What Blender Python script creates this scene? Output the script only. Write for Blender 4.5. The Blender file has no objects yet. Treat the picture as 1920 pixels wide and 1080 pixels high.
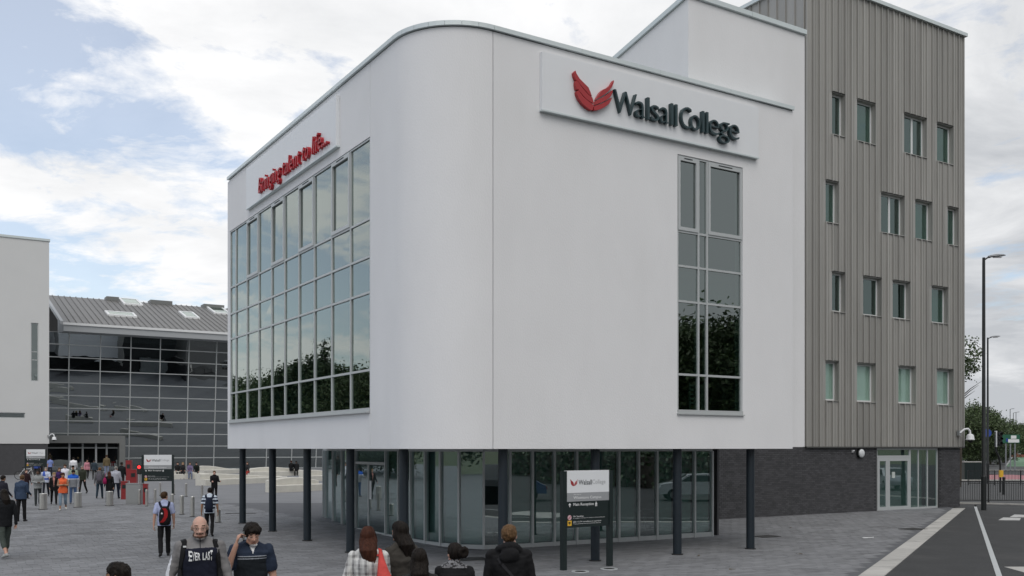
import bpy, math, random
import numpy as np
from mathutils import Vector, Matrix, noise

R = math.radians
random.seed(11)
scene = bpy.context.scene
col = scene.collection

# ------------------------------------------------------------------ camera
F = 1807.0                      # focal length in photograph pixels
EYE = 2.8
cd = bpy.data.cameras.new('camera')
cam = bpy.data.objects.new('camera', cd)
col.objects.link(cam)
cam.location = (0, 0, EYE)
cam.rotation_euler = (R(90), 0, 0)
cd.sensor_width = 36.0
cd.lens = 36.0 * F / 1920.0
cd.shift_y = (840 - 540) / 1920.0
cd.clip_start = 0.1
cd.clip_end = 6000
scene.camera = cam

# ------------------------------------------------------------------ light
SUN_EL, SUN_AZ = 52.0, 172.0     # azimuth clockwise from +Y: sun behind the camera
world = bpy.data.worlds.new('World')
scene.world = world
world.use_nodes = True
nt = world.node_tree
for n in list(nt.nodes):
    nt.nodes.remove(n)
def wn(t, **kw):
    n = nt.nodes.new(t)
    for k, v in kw.items():
        setattr(n, k, v)
    return n
L = nt.links.new
def wmath(op, a, b=None, clamp=False):
    n = wn('ShaderNodeMath', operation=op, use_clamp=clamp)
    for i, x in enumerate((a, b)):
        if x is None: continue
        if isinstance(x, (int, float)): n.inputs[i].default_value = x
        else: L(x, n.inputs[i])
    return n.outputs[0]
wout = wn('ShaderNodeOutputWorld')
sky = wn('ShaderNodeTexSky', sky_type='NISHITA')
sky.sun_disc = False
sky.sun_elevation = R(SUN_EL)
sky.sun_rotation = R(SUN_AZ)
sky.dust_density = 1.5
bg_sky = wn('ShaderNodeBackground'); bg_sky.inputs[1].default_value = 0.15
L(sky.outputs[0], bg_sky.inputs[0])
tc = wn('ShaderNodeTexCoord')
sep = wn('ShaderNodeSeparateXYZ'); L(tc.outputs['Generated'], sep.inputs[0])
zc = wmath('MAXIMUM', sep.outputs[2], 0.0)
zd = wmath('ADD', zc, 0.16)
cmb = wn('ShaderNodeCombineXYZ')
L(wmath('DIVIDE', sep.outputs[0], zd), cmb.inputs[0])
L(wmath('DIVIDE', sep.outputs[1], zd), cmb.inputs[1])
cmb.inputs[2].default_value = 3.7
def wnoise(scale, detail, rough, off, dist=0.0):
    mp = wn('ShaderNodeMapping'); mp.inputs['Location'].default_value = off
    L(cmb.outputs[0], mp.inputs['Vector'])
    n = wn('ShaderNodeTexNoise'); n.inputs['Scale'].default_value = scale
    n.inputs['Detail'].default_value = detail; n.inputs['Roughness'].default_value = rough
    n.inputs['Distortion'].default_value = dist
    L(mp.outputs[0], n.inputs['Vector'])
    return n.outputs[0]
cover = wnoise(2.3, 9, 0.62, (1.3, 0.4, 0), 0.35)
# the overcast breaks up towards the upper left of the view and closes to the right
brk = wmath('ADD', wmath('MULTIPLY', sep.outputs[0], 0.16), wmath('MULTIPLY', zc, -0.10))
fine = wnoise(7.0, 8, 0.62, (3.1, 2.2, 0), 0.6)
cov2 = wmath('ADD', wmath('ADD', cover, brk), wmath('MULTIPLY', wmath('SUBTRACT', fine, 0.5), 0.30))
cr = wn('ShaderNodeValToRGB')
cr.color_ramp.elements[0].position = 0.33; cr.color_ramp.elements[0].color = (.36, .36, .36, 1)
cr.color_ramp.elements[1].position = 0.46; cr.color_ramp.elements[1].color = (1, 1, 1, 1)
L(cov2, cr.inputs[0])
tone = wnoise(1.5, 9, 0.6, (5.2, 9.1, 2.0), 0.5)
tone2 = wmath('ADD', tone, wmath('ADD', wmath('MULTIPLY', sep.outputs[0], -0.42), wmath('MULTIPLY', zc, 0.42)))
ct = wn('ShaderNodeValToRGB')
els = ct.color_ramp.elements
els[0].position = 0.34; els[0].color = (0.50, 0.52, 0.55, 1)
els[1].position = 0.80; els[1].color = (0.95, 0.95, 0.955, 1)
e = els.new(0.56); e.color = (0.76, 0.77, 0.785, 1)
L(tone2, ct.inputs[0])
bg_cl = wn('ShaderNodeBackground'); bg_cl.inputs[1].default_value = 1.0
L(ct.outputs[0], bg_cl.inputs[0])
mx = wn('ShaderNodeMixShader')
L(cr.outputs[0], mx.inputs[0]); L(bg_sky.outputs[0], mx.inputs[1]); L(bg_cl.outputs[0], mx.inputs[2])
L(mx.outputs[0], wout.inputs[0])

sd = bpy.data.lights.new('sun', 'SUN')
sd.energy = 1.0; sd.angle = R(42); sd.color = (1.0, 0.965, 0.92)
sun = bpy.data.objects.new('sun', sd); col.objects.link(sun)
d = Vector((math.sin(R(SUN_AZ)) * math.cos(R(SUN_EL)), math.cos(R(SUN_AZ)) * math.cos(R(SUN_EL)), math.sin(R(SUN_EL))))
sun.rotation_euler = d.to_track_quat('Z', 'Y').to_euler()
sun.location = (0, -20, 60)
scene.view_settings.view_transform = 'Standard'
scene.view_settings.look = 'None'
scene.view_settings.gamma = 1.0
scene.view_settings.exposure = 0.12
scene.view_settings.use_curve_mapping = False

# ------------------------------------------------------------------ helpers
C, S = math.cos(R(32.0)), math.sin(R(32.0))
P0, Q0 = 9.56, 18.75              # building corner in the turned axes
def W(p, q, z=0.0):
    return Vector((C * p - S * q, S * p + C * q, z))
def smooth(t):
    t = max(0.0, min(1.0, t)); return t * t * (3 - 2 * t)
def interp(x, pts):
    if x <= pts[0][0]: return pts[0][1]
    for (a, va), (b, vb) in zip(pts, pts[1:]):
        if x <= b: return va + (vb - va) * (x - a) / (b - a)
    return pts[-1][1]
def gz(x, y):
    b = smooth((5 - x) / 8.0)
    return b * interp(y, [(24, 0), (34, .15), (46, .17), (108, .45)]) + interp(y, [(11, .25), (20, 0)])
def ground(u, v):
    """ground point seen at a photograph pixel"""
    k = (u - 960) / F
    y = 25.0
    for _ in range(30):
        y = (EYE - gz(k * y, y)) * F / (v - 840)
    return Vector((k * y, y, gz(k * y, y)))
def front(u, v, y=0.0):
    k = (u - 960) / F
    Y = (y + Q0) / (C - S * k)
    return Y * (C * k + S) - P0, EYE + (840 - v) / F * Y
def left(u, v, x=0.0):
    k = (u - 960) / F
    Y = (x + P0) / (S + C * k)
    return Y * (C - S * k) - Q0, EYE + (840 - v) / F * Y

class MB:
    def __init__(s): s.v = []; s.f = []; s.m = []
    def add(s, V, Fs, mi=0):
        o = len(s.v); s.v.extend([tuple(p) for p in V])
        for f in Fs: s.f.append(tuple(i + o for i in f)); s.m.append(mi)
        return s
    def box(s, x0, y0, z0, x1, y1, z1, mi=0):
        x0, x1 = min(x0, x1), max(x0, x1); y0, y1 = min(y0, y1), max(y0, y1); z0, z1 = min(z0, z1), max(z0, z1)
        V = [(x0, y0, z0), (x1, y0, z0), (x1, y1, z0), (x0, y1, z0), (x0, y0, z1), (x1, y0, z1), (x1, y1, z1), (x0, y1, z1)]
        return s.add(V, [(3, 2, 1, 0), (4, 5, 6, 7), (0, 1, 5, 4), (1, 2, 6, 5), (2, 3, 7, 6), (3, 0, 4, 7)], mi)
    def hexa(s, lo, hi, mi=0):
        ar = sum(lo[i][0] * lo[(i + 1) % 4][1] - lo[(i + 1) % 4][0] * lo[i][1] for i in range(4))
        if ar < 0: lo, hi = list(lo)[::-1], list(hi)[::-1]
        return s.add(list(lo) + list(hi), [(3, 2, 1, 0), (4, 5, 6, 7), (0, 1, 5, 4), (1, 2, 6, 5), (2, 3, 7, 6), (3, 0, 4, 7)], mi)
    def prism(s, poly, z0, z1, mi=0):
        n = len(poly)
        V = [(x, y, z0) for x, y in poly] + [(x, y, z1) for x, y in poly]
        Fs = [tuple(range(n - 1, -1, -1)), tuple(range(n, 2 * n))]
        Fs += [(i, (i + 1) % n, n + (i + 1) % n, n + i) for i in range(n)]
        return s.add(V, Fs, mi)
    def sheet(s, pts, mi=0): return s.add(pts, [tuple(range(len(pts)))], mi)
    def rings(s, rs, mi=0, caps=True):
        """loft closed rings with equal point counts"""
        n = len(rs[0]); o = len(s.v)
        for r in rs: s.v.extend([tuple(p) for p in r])
        for a in range(len(rs) - 1):
            for i in range(n):
                j = (i + 1) % n
                s.f.append((o + a * n + i, o + a * n + j, o + (a + 1) * n + j, o + (a + 1) * n + i)); s.m.append(mi)
        if caps:
            s.f.append(tuple(o + i for i in range(n - 1, -1, -1))); s.m.append(mi)
            s.f.append(tuple(o + (len(rs) - 1) * n + i for i in range(n))); s.m.append(mi)
        return s
    def tube(s, pts, rad, seg=10, mi=0):
        pts = [Vector(p) for p in pts]
        if not isinstance(rad, (list, tuple)): rad = [rad] * len(pts)
        rs = []; ref = None
        for i, p in enumerate(pts):
            t = (pts[min(i + 1, len(pts) - 1)] - pts[max(i - 1, 0)]).normalized()
            if ref is None:
                ref = Vector((1, 0, 0)) if abs(t.x) < 0.9 else Vector((0, 1, 0))
            a = (ref - t * ref.dot(t)).normalized(); b = t.cross(a); ref = a
            rs.append([p + (a * math.cos(2 * math.pi * k / seg) + b * math.sin(2 * math.pi * k / seg)) * rad[i] for k in range(seg)])
        return s.rings(rs, mi)
    def capsule(s, a, ra, b, rb, seg=10, mi=0):
        a = Vector(a); b = Vector(b); t = (b - a)
        if t.length < 1e-6: t = Vector((0, 0, 1e-4))
        t.normalize()
        pts = []; rr = []
        for k in (-1.0, -.8, -.45): pts.append(a + t * ra * k); rr.append(ra * math.sqrt(max(0.02, 1 - k * k)))
        pts.append(a); rr.append(ra); pts.append(b); rr.append(rb)
        for k in (.45, .8, 1.0): pts.append(b + t * rb * k); rr.append(rb * math.sqrt(max(0.02, 1 - k * k)))
        return s.tube(pts, rr, seg, mi)
    def ball(s, c, r, n=10, m=7, mi=0, M=None):
        c = Vector(c); rs = []
        if not isinstance(r, (tuple, list)): r = (r, r, r)
        for j in range(m + 1):
            th = math.pi * (0.04 + 0.92 * j / m); z = -math.cos(th); q = math.sin(th)
            ring = []
            for k in range(n):
                p = Vector((q * math.cos(2 * math.pi * k / n) * r[0], q * math.sin(2 * math.pi * k / n) * r[1], z * r[2]))
                if M is not None: p = M @ p
                ring.append(c + p)
            rs.append(ring)
        return s.rings(rs, mi)
    def xf(s, M):
        s.v = [tuple(M @ Vector(p)) for p in s.v]; return s
    def mesh(s, name, mats, sm=None):
        me = bpy.data.meshes.new(name)
        me.from_pydata(s.v, [], s.f)
        if not isinstance(mats, (list, tuple)): mats = [mats]
        for m in mats: me.materials.append(m)
        if len(mats) > 1: me.polygons.foreach_set('material_index', s.m)
        if sm:
            me.shade_smooth()
            if sm is not True: me.set_sharp_from_angle(angle=R(sm))
        me.update()
        return me
    def build(s, name, mats, parent=None, sm=None, loc=None):
        o = bpy.data.objects.new(name, s.mesh(name, mats, sm)); col.objects.link(o)
        if parent is not None: o.parent = parent
        if loc is not None: o.location = loc
        return o
def tag(o, label=None, cat=None, group=None, kind=None):
    if label: o['label'] = label
    if cat: o['category'] = cat
    if group: o['group'] = group
    if kind: o['kind'] = kind
    return o
def thing(name, label, cat, loc=(0, 0, 0), rz=0.0, group=None):
    o = bpy.data.objects.new(name, None); col.objects.link(o)
    o.empty_display_size = 0.3
    o.location = loc; o.rotation_euler = (0, 0, rz)
    return tag(o, label, cat, group)
def copy_tree(o, parent=None):
    c = o.copy(); col.objects.link(c)
    if parent is not None: c.parent = parent
    for ch in [x for x in o.children]: copy_tree(ch, c)
    return c

# ------------------------------------------------------------------ materials
def mat(name, colr, rough=.6, metal=0.0, var=0.0, vscale=2.0, bump=0.0, bscale=40.0, spec=.5, island=0.0,
        stretch=None, coord='Object', stain=None, coat=0.0):
    m = bpy.data.materials.new(name); m.use_nodes = True
    n = m.node_tree.nodes; l = m.node_tree.links
    b = n['Principled BSDF']
    b.inputs['Roughness'].default_value = rough; b.inputs['Metallic'].default_value = metal
    b.inputs['Specular IOR Level'].default_value = spec
    if coat: b.inputs['Coat Weight'].default_value = coat
    b.inputs['Base Color'].default_value = (*colr, 1)
    src = None
    if var or bump or stain:
        t = n.new('ShaderNodeTexCoord'); vec = t.outputs[coord]
        if stretch:
            mp = n.new('ShaderNodeMapping'); mp.inputs['Scale'].default_value = stretch
            l.new(vec, mp.inputs[0]); vec = mp.outputs[0]
    fac = None
    if var:
        nz = n.new('ShaderNodeTexNoise'); nz.inputs['Scale'].default_value = vscale; nz.inputs['Detail'].default_value = 6
        nz.inputs['Roughness'].default_value = .6
        l.new(vec, nz.inputs['Vector'])
        mr = n.new('ShaderNodeMapRange'); mr.inputs[1].default_value = .25; mr.inputs[2].default_value = .75
        mr.inputs[3].default_value = 1 - var; mr.inputs[4].default_value = 1 + var
        l.new(nz.outputs[0], mr.inputs[0]); fac = mr.outputs[0]
    if island:
        g = n.new('ShaderNodeNewGeometry'); oi = n.new('ShaderNodeObjectInfo')
        ad = n.new('ShaderNodeMath'); ad.operation = 'ADD'; l.new(g.outputs['Random Per Island'], ad.inputs[0]); l.new(oi.outputs['Random'], ad.inputs[1])
        fr = n.new('ShaderNodeMath'); fr.operation = 'FRACT'; l.new(ad.outputs[0], fr.inputs[0])
        mr = n.new('ShaderNodeMapRange'); mr.inputs[3].default_value = 1 - island; mr.inputs[4].default_value = 1 + island
        l.new(fr.outputs[0], mr.inputs[0])
        if fac is None: fac = mr.outputs[0]
        else:
            mu = n.new('ShaderNodeMath'); mu.operation = 'MULTIPLY'; l.new(fac, mu.inputs[0]); l.new(mr.outputs[0], mu.inputs[1]); fac = mu.outputs[0]
    if stain:   # (colour, scale, threshold, softness)
        nz = n.new('ShaderNodeTexNoise'); nz.inputs['Scale'].default_value = stain[1]; nz.inputs['Detail'].default_value = 5
        l.new(vec, nz.inputs['Vector'])
        sr = n.new('ShaderNodeMapRange'); sr.inputs[1].default_value = stain[2]; sr.inputs[2].default_value = stain[2] + stain[3]
        l.new(nz.outputs[0], sr.inputs[0])
    last = None
    if fac is not None:
        vm = n.new('ShaderNodeVectorMath'); vm.operation = 'SCALE'; vm.inputs[0].default_value = colr
        l.new(fac, vm.inputs['Scale']); last = vm.outputs[0]
    if stain:
        mi = n.new('ShaderNodeMix'); mi.data_type = 'RGBA'
        l.new(sr.outputs[0], mi.inputs['Factor'])
        if last is not None: l.new(last, mi.inputs['A'])
        else: mi.inputs['A'].default_value = (*colr, 1)
        mi.inputs['B'].default_value = (*stain[0], 1); last = mi.outputs['Result']
    if last is not None: l.new(last, b.inputs['Base Color'])
    if bump:
        bz = n.new('ShaderNodeTexNoise'); bz.inputs['Scale'].default_value = bscale; bz.inputs['Detail'].default_value = 4
        l.new(vec, bz.inputs['Vector'])
        bp = n.new('ShaderNodeBump'); bp.inputs['Strength'].default_value = min(1, bump); bp.inputs['Distance'].default_value = .02
        l.new(bz.outputs[0], bp.inputs['Height']); l.new(bp.outputs[0], b.inputs['Normal'])
    return m

def glass(name, tint, base, ior=1.6, gloss=(.92, .96, .95), wav=.004, wscale=.8, rough=0.0):
    m = bpy.data.materials.new(name); m.use_nodes = True
    n = m.node_tree.nodes; l = m.node_tree.links
    n.remove(n['Principled BSDF']); out = n['Material Output']
    tr = n.new('ShaderNodeBsdfTransparent'); tr.inputs[0].default_value = (*tint, 1)
    gl = n.new('ShaderNodeBsdfGlossy'); gl.inputs[0].default_value = (*gloss, 1); gl.inputs['Roughness'].default_value = rough
    fr = n.new('ShaderNodeFresnel'); fr.inputs[0].default_value = ior
    ad = n.new('ShaderNodeMath'); ad.operation = 'ADD'; ad.use_clamp = True; ad.inputs[1].default_value = base
    l.new(fr.outputs[0], ad.inputs[0])
    tcn = n.new('ShaderNodeTexCoord'); nz = n.new('ShaderNodeTexNoise'); nz.inputs['Scale'].default_value = wscale; nz.inputs['Detail'].default_value = 1
    l.new(tcn.outputs['Object'], nz.inputs['Vector'])
    bp = n.new('ShaderNodeBump'); bp.inputs['Strength'].default_value = 1; bp.inputs['Distance'].default_value = wav
    l.new(nz.outputs[0], bp.inputs['Height']); l.new(bp.outputs[0], gl.inputs['Normal'])
    ge = n.new('ShaderNodeNewGeometry'); fb = n.new('ShaderNodeMath'); fb.operation = 'SUBTRACT'; fb.inputs[0].default_value = 1.0; l.new(ge.outputs['Backfacing'], fb.inputs[1])
    mb_ = n.new('ShaderNodeMath'); mb_.operation = 'MULTIPLY'; l.new(ad.outputs[0], mb_.inputs[0]); l.new(fb.outputs[0], mb_.inputs[1])   # only the outer face reflects
    mi = n.new('ShaderNodeMixShader'); l.new(mb_.outputs[0], mi.inputs[0]); l.new(tr.outputs[0], mi.inputs[1]); l.new(gl.outputs[0], mi.inputs[2])
    l.new(mi.outputs[0], out.inputs[0])
    return m
def emit(name, colr, st):
    m = bpy.data.materials.new(name); m.use_nodes = True
    b = m.node_tree.nodes['Principled BSDF']
    b.inputs['Base Color'].default_value = (*colr, 1); b.inputs['Emission Color'].default_value = (*colr, 1); b.inputs['Emission Strength'].default_value = st
    return m

M = {}
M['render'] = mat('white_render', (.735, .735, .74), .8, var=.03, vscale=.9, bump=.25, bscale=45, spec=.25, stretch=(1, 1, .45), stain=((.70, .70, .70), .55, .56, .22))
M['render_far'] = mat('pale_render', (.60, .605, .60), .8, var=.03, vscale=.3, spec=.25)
M['joint'] = mat('joint_shadow_gap', (.03, .035, .04), .9)
M['coping'] = mat('coping_metal', (.60, .655, .655), .4, metal=.2, var=.05, vscale=.7)
M['alu'] = mat('frame_aluminium', (.46, .48, .48), .45, metal=.2, var=.03)
M['alu_dark'] = mat('frame_grey', (.24, .255, .255), .45, metal=.2, var=.03)
M['zinc'] = mat('zinc_cladding', (.345, .337, .315), .45, metal=.25, var=.10, vscale=1.1, stretch=(1, 1, .2), island=.13)
M['zinc_dark'] = mat('zinc_trim', (.075, .075, .07), .5, metal=.3)
M['brick'] = mat('dark_brick', (.058, .058, .062), .75, var=.12, vscale=3, island=.25, bump=.2, bscale=60)
M['mortar'] = mat('dark_mortar', (.035, .035, .038), .9)
M['column'] = mat('column_paint', (.006, .013, .020), .5, var=.08, vscale=3)
M['glass'] = glass('facade_glass', (.42, .52, .48), .20, 1.75, (.80, .875, .84), .0025)
M['glass_g'] = glass('ground_floor_glass', (.70, .83, .80), .30, 1.55, (.84, .95, .96), .0015)
M['glass_t'] = glass('tower_glass', (.45, .62, .56), .13, 1.6, (.70, .84, .80), .002)
M['glass_p'] = glass('clear_pale_glass', (.86, .93, .90), .08, 1.5, (.70, .84, .80), .002)
M['glass_a'] = glass('atrium_glass', (.34, .40, .41), .36, 1.6, (.74, .80, .82), .002)
M['blind'] = mat('pale_blind', (.46, .50, .475), .8, var=.08, vscale=2)
M['screen_cloth'] = mat('screen_cloth', (.23, .285, .275), .8, var=.10, vscale=1.2)
M['room'] = mat('room_wall', (.30, .32, .32), .9, var=.1)
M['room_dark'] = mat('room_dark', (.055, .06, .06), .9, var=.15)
M['white_frame'] = mat('white_window_frame', (.62, .63, .63), .4)
M['board'] = mat('sign_board_white', (.72, .735, .75), .45, var=.02)
M['red'] = mat('sign_red', (.36, .022, .026), .4, var=.06)
M['letter'] = mat('letter_dark_teal', (.018, .042, .047), .35, var=.05)
M['letter_red'] = mat('letter_red_paint', (.40, .014, .022), .4, var=.05)
M['letter_face'] = mat('letter_pale_face', (.62, .42, .42), .35)
M['sign_black'] = mat('sign_black', (.010, .018, .018), .35)
M['sign_grey'] = mat('sign_grey_band', (.30, .31, .32), .5)
M['print_white'] = mat('print_white', (.70, .71, .71), .6)
M['print_grey'] = mat('print_grey', (.40, .41, .42), .6)
M['print_dark'] = mat('print_dark', (.06, .07, .075), .6)
M['print_pink'] = mat('print_pink', (.60, .40, .43), .6)
M['print_yellow'] = mat('print_yellow', (.72, .42, .03), .6)
M['print_black'] = mat('print_black', (.01, .01, .01), .6)
M['steel'] = mat('brushed_steel', (.55, .54, .51), .30, metal=.9, var=.06, vscale=8, stretch=(1, 1, .05))
M['cabinet'] = mat('cabinet_grey', (.24, .25, .25), .5, var=.05)
M['post_red'] = mat('post_red_paint', (.22, .016, .018), .45, var=.08)
M['stone'] = mat('bench_stone', (.56, .545, .49), .75, var=.08, vscale=2, bump=.1)
M['sett'] = mat('paving_sett', (.182, .186, .193), .78, var=.14, vscale=.55, bump=.12, bscale=25, island=.15, coord='Object', spec=.35, stain=((.118, .12, .124), .42, .58, .16))
M['sett_bed'] = mat('paving_joint', (.095, .098, .105), .9, var=.15, vscale=2)
M['plaza'] = mat('plaza_far_paving', (.172, .176, .184), .8, var=.16, vscale=.5, bump=.15, bscale=6, spec=.35, stretch=(1, 2.4, 1))
M['kerbstone'] = mat('kerbstone_pale', (.42, .41, .385), .8, var=.1, vscale=3, island=.10, stain=((.27, .265, .25), 1.4, .56, .15))
M['asphalt'] = mat('asphalt_dark', (.034, .035, .036), .88, var=.22, vscale=1.2, bump=.5, bscale=120, stain=((.050, .050, .050), .5, .52, .2))
M['asphalt_road'] = mat('asphalt_road', (.055, .056, .056), .88, var=.2, vscale=.8, bump=.4, bscale=90)
M['line'] = mat('road_paint', (.44, .44, .43), .7, var=.15, vscale=6, stain=((.25, .25, .25), 3.0, .60, .1))
M['green_lane'] = mat('green_lane', (.10, .19, .11), .8, var=.12, vscale=1.5)
M['pink_pave'] = mat('tactile_pink', (.36, .155, .165), .8, var=.1, vscale=2)
M['rail'] = mat('railing_black', (.012, .013, .014), .4)
M['lamp'] = mat('lamp_black', (.010, .012, .012), .4)
M['lamp_head'] = mat('lamp_head_grey', (.20, .21, .22), .4)
M['grass'] = mat('verge_grass', (.065, .085, .035), .9, var=.3, vscale=.6)
M['bark'] = mat('bark', (.055, .045, .035), .9, var=.3, vscale=6)
M['leaf'] = mat('leaf_green', (.060, .090, .032), .6, var=.35, vscale=.6, island=.45)
M['leaf_dark'] = mat('leaf_dark_green', (.042, .068, .028), .6, var=.3, vscale=.6, island=.45)
M['red_brick'] = mat('red_brick', (.20, .075, .052), .85, var=.2, vscale=1.5)
M['roof_tile'] = mat('roof_slate', (.10, .095, .09), .8, var=.15)
M['roof_metal'] = mat('roof_standing_seam', (.175, .172, .165), .5, metal=.2, var=.08, vscale=.4, island=.05)
M['fascia'] = mat('eaves_fascia', (.36, .375, .385), .5, metal=.1)
M['portal'] = mat('portal_grey', (.17, .175, .17), .55, var=.05)
M['rubber'] = mat('tyre_rubber', (.012, .012, .012), .8)
M['chrome'] = mat('wheel_metal', (.45, .45, .46), .3, metal=.9)
M['plastic_white'] = mat('plastic_white', (.70, .71, .72), .35)
M['leaf_dead'] = mat('dead_leaf', (.09, .065, .02), .8)
M['iron'] = mat('cast_iron', (.035, .034, .033), .6, metal=.5, var=.2, vscale=6)
M['light_white'] = mat('lamp_lens', (.60, .62, .63), .25)

# ------------------------------------------------------------------ the setting: ground
def st(o): return tag(o, kind='structure')
st(MB().box(-3000, -3000, -1.2, 3000, 3000, -0.6).build('ground', M['grass']))
def kerb_x(y): return 0.545 * y - 3.9
def grid(name, ys, xl, xr, n, m, dz=0.0, zf=gz):
    b = MB(); V = []; Fs = []
    for y in ys:
        a, c = xl(y), xr(y)
        for i in range(n + 1):
            x = a + (c - a) * i / n
            V.append((x, y, zf(x, y) + dz))
    for j in range(len(ys) - 1):
        for i in range(n):
            o = j * (n + 1) + i
            Fs.append((o, o + 1, o + n + 2, o + n + 1))
    b.add(V, Fs)
    return b.build(name, m, sm=True)
ys = [-30 + 2 * i for i in range(26)] + [21 + .6 * i for i in range(40)] + [45 + 2.5 * i for i in range(42)]
plaza = st(grid('plaza', ys, lambda y: -110.0, lambda y: kerb_x(min(y, 45.0)), 70, M['plaza']))

# setts of the plaza: nearest 300 as pieces, the rest joined
def inside_building(lx, ly):
    return (lx > 3.05 and ly > 3.9 and lx < 12.3) or (ly > 8.85 and lx > 10) 
setts = []
q = 14.0
row = 0
while q < 52:
    p = -6.0 + (0.2 if row % 2 else 0.0) + 0.03 * math.sin(row * 7.1)
    while p < 40:
        w = W(p, q)
        if 20.4 < w.y < 46.0 and abs(w.x) < .56 * w.y + .6 and w.x + .25 < kerb_x(w.y) and not inside_building(p - P0, q - Q0):
            setts.append((w.y, p, q))
        p += .40
    q += .20; row += 1
setts.sort()
bed = [y for y in [20.3 + .55 * i for i in range(48)]]
bed_o = grid('paving_bed', bed, lambda y: -.56 * y - .8, lambda y: kerb_x(min(y, 44.8)) - .02, 40, M['sett_bed'], .002)
bed_o.parent = plaza
sb = MB().box(-.194, -.094, -.02, .194, .094, .008)
sett_me = sb.mesh('sett', M['sett'])
for k, (y, p, q) in enumerate(setts[:300]):
    o = bpy.data.objects.new('sett', sett_me); col.objects.link(o)
    w = W(p, q); o.location = (w.x, w.y, gz(w.x, w.y) + random.uniform(-.002, .002))
    o.rotation_euler = (random.uniform(-.008, .008), random.uniform(-.006, .006), R(32) + random.uniform(-.008, .008)); o.parent = plaza
b = MB()
for (y, p, q) in setts[300:]:
    w = W(p, q); z = gz(w.x, w.y) + .008 + random.uniform(-.002, .002)
    tl, tm = random.uniform(-.002, .002), random.uniform(-.002, .002)
    hi = []; lo = []
    for sx, sy in ((-1, -1), (1, -1), (1, 1), (-1, 1)):
        c = W(p + sx * .194, q + sy * .094)
        hi.append((c.x, c.y, z + sx * tl + sy * tm)); lo.append((c.x, c.y, z - .02))
    b.add(lo + hi, [(4, 5, 6, 7), (0, 1, 5, 4), (1, 2, 6, 5), (2, 3, 7, 6), (3, 0, 4, 7)])
tag(b.build('setts', M['sett'], plaza), kind='stuff')

# pale stone band between plaza and footpath
kb = st(thing('kerb_band', None, None)); 
n = 34
for i in range(n):
    y0 = 14.0 + i * .905; y1 = y0 + .895
    z = .014 + random.uniform(-.003, .003)
    lo = [(kerb_x(y0), y0, -.05), (kerb_x(y0) + .56, y0, -.05), (kerb_x(y1) + .56, y1, -.05), (kerb_x(y1), y1, -.05)]
    hi = [(a, c, z + gz(a, c)) for a, c, _ in lo]
    MB().hexa(lo, hi).build('kerbstone', M['kerbstone'], kb)
def line_x(y): return 10.6 + (y - 21.1) * (10.9 / 23.7)
fp = grid('footpath', [-30 + 2 * i for i in range(40)], lambda y: kerb_x(min(y, 44.7)) + .56, lambda y: line_x(y), 6, M['asphalt'], -.004); st(fp)
kl = grid('kerb_line', [-30 + 2 * i for i in range(39)], lambda y: line_x(y), lambda y: line_x(y) + .13, 1, M['alu'], .004); st(kl)
rd = MB().hexa([(line_x(-30) + .13, -30, -.5), (150, -30, -.5), (150, 48.4, -.5), (line_x(48.4) + .13, 48.4, -.5)],
               [(line_x(-30) + .13, -30, -.012), (150, -30, -.012), (150, 48.4, -.012), (line_x(48.4) + .13, 48.4, -.012)]).build('road', M['asphalt']); st(rd)
fp2 = MB().hexa([(20.9, 46.05, -.5), (line_x(46.05), 46.05, -.5), (line_x(48.4) + .12, 48.4, -.5), (19.0, 48.4, -.5)],
                [(20.9, 46.05, -.016), (line_x(46.05), 46.05, -.016), (line_x(48.4) + .12, 48.4, -.016), (19.0, 48.4, -.016)])
st(fp2.build('footpath_corner', M['asphalt']))
# pale paving at the lower right of the road edge
a, c = ground(1883, 1062), ground(1950, 1062)
st(MB().hexa([(11.3, 18, -.05), (14.5, 18, -.05), (14.5, a.y, -.05), (a.x, a.y, -.05)], [(11.3, 18, -.006), (14.5, 18, -.006), (14.5, a.y, -.006), (a.x, a.y, -.006)]).build('road_paving', M['kerbstone']))
# kerb under the railings, curving towards the viewer on the right
kc = MB()
pts = [(17.5, 49.2), (22, 49.0), (24, 48.3), (26, 47.0), (28, 45.0), (33, 40)]
for (xa, ya), (xb, yb) in zip(pts, pts[1:]):
    kc.hexa([(xa, ya - .22, -.3), (xb, yb - .22, -.3), (xb, yb, -.3), (xa, ya, -.3)], [(xa, ya - .22, .05), (xb, yb - .22, .05), (xb, yb, .05), (xa, ya, .05)])
st(kc.build('kerb', M['kerbstone']))
st(MB().box(14, 48.9, -.6, 260, 84, -.10).build('cross_road', M['asphalt_road']))
st(MB().box(30, 84, -.6, 52, 100, .02).build('traffic_island', M['pink_pave']))
st(MB().box(30, 83.6, -.6, 120, 83.96, .06).build('island_kerb', M['kerbstone']))
st(MB().box(52.05, 84, -.6, 260, 128, -.05).build('far_junction', M['asphalt_road']))
g1, g2, g3, g4 = [(52.0, 128.05), (260, 128.05), (600, 520), (240, 520)]
st(MB().hexa([(*g1, -.7), (*g2, -.7), (*g3, -.7), (*g4, -.7)], [(*g1, -.06), (*g2, -.06), (*g3, -.06), (*g4, -.06)]).build('far_road', M['asphalt_road']))
a = [ground(1886, 874), ground(1960, 874), ground(1925, 852), ground(1904, 852)]
st(MB().hexa([(p.x, p.y, -.10) for p in a], [(p.x, p.y, -.045) for p in a]).build('cycle_lane', M['green_lane']))
a = [ground(1884, 874), ground(1887, 874), ground(1905, 850), ground(1902, 850)]
st(MB().hexa([(p.x, p.y, -.10) for p in a], [(p.x, p.y, -.02) for p in a]).build('lane_kerb', M['line']))
st(MB().box(30, 121, -.6, 64, 122.2, .03).build('far_kerb', M['kerbstone']))
st(MB().box(64.1, 121, -.4, 120, 122.2, .03).build('far_island_kerb', M['kerbstone']))
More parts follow.
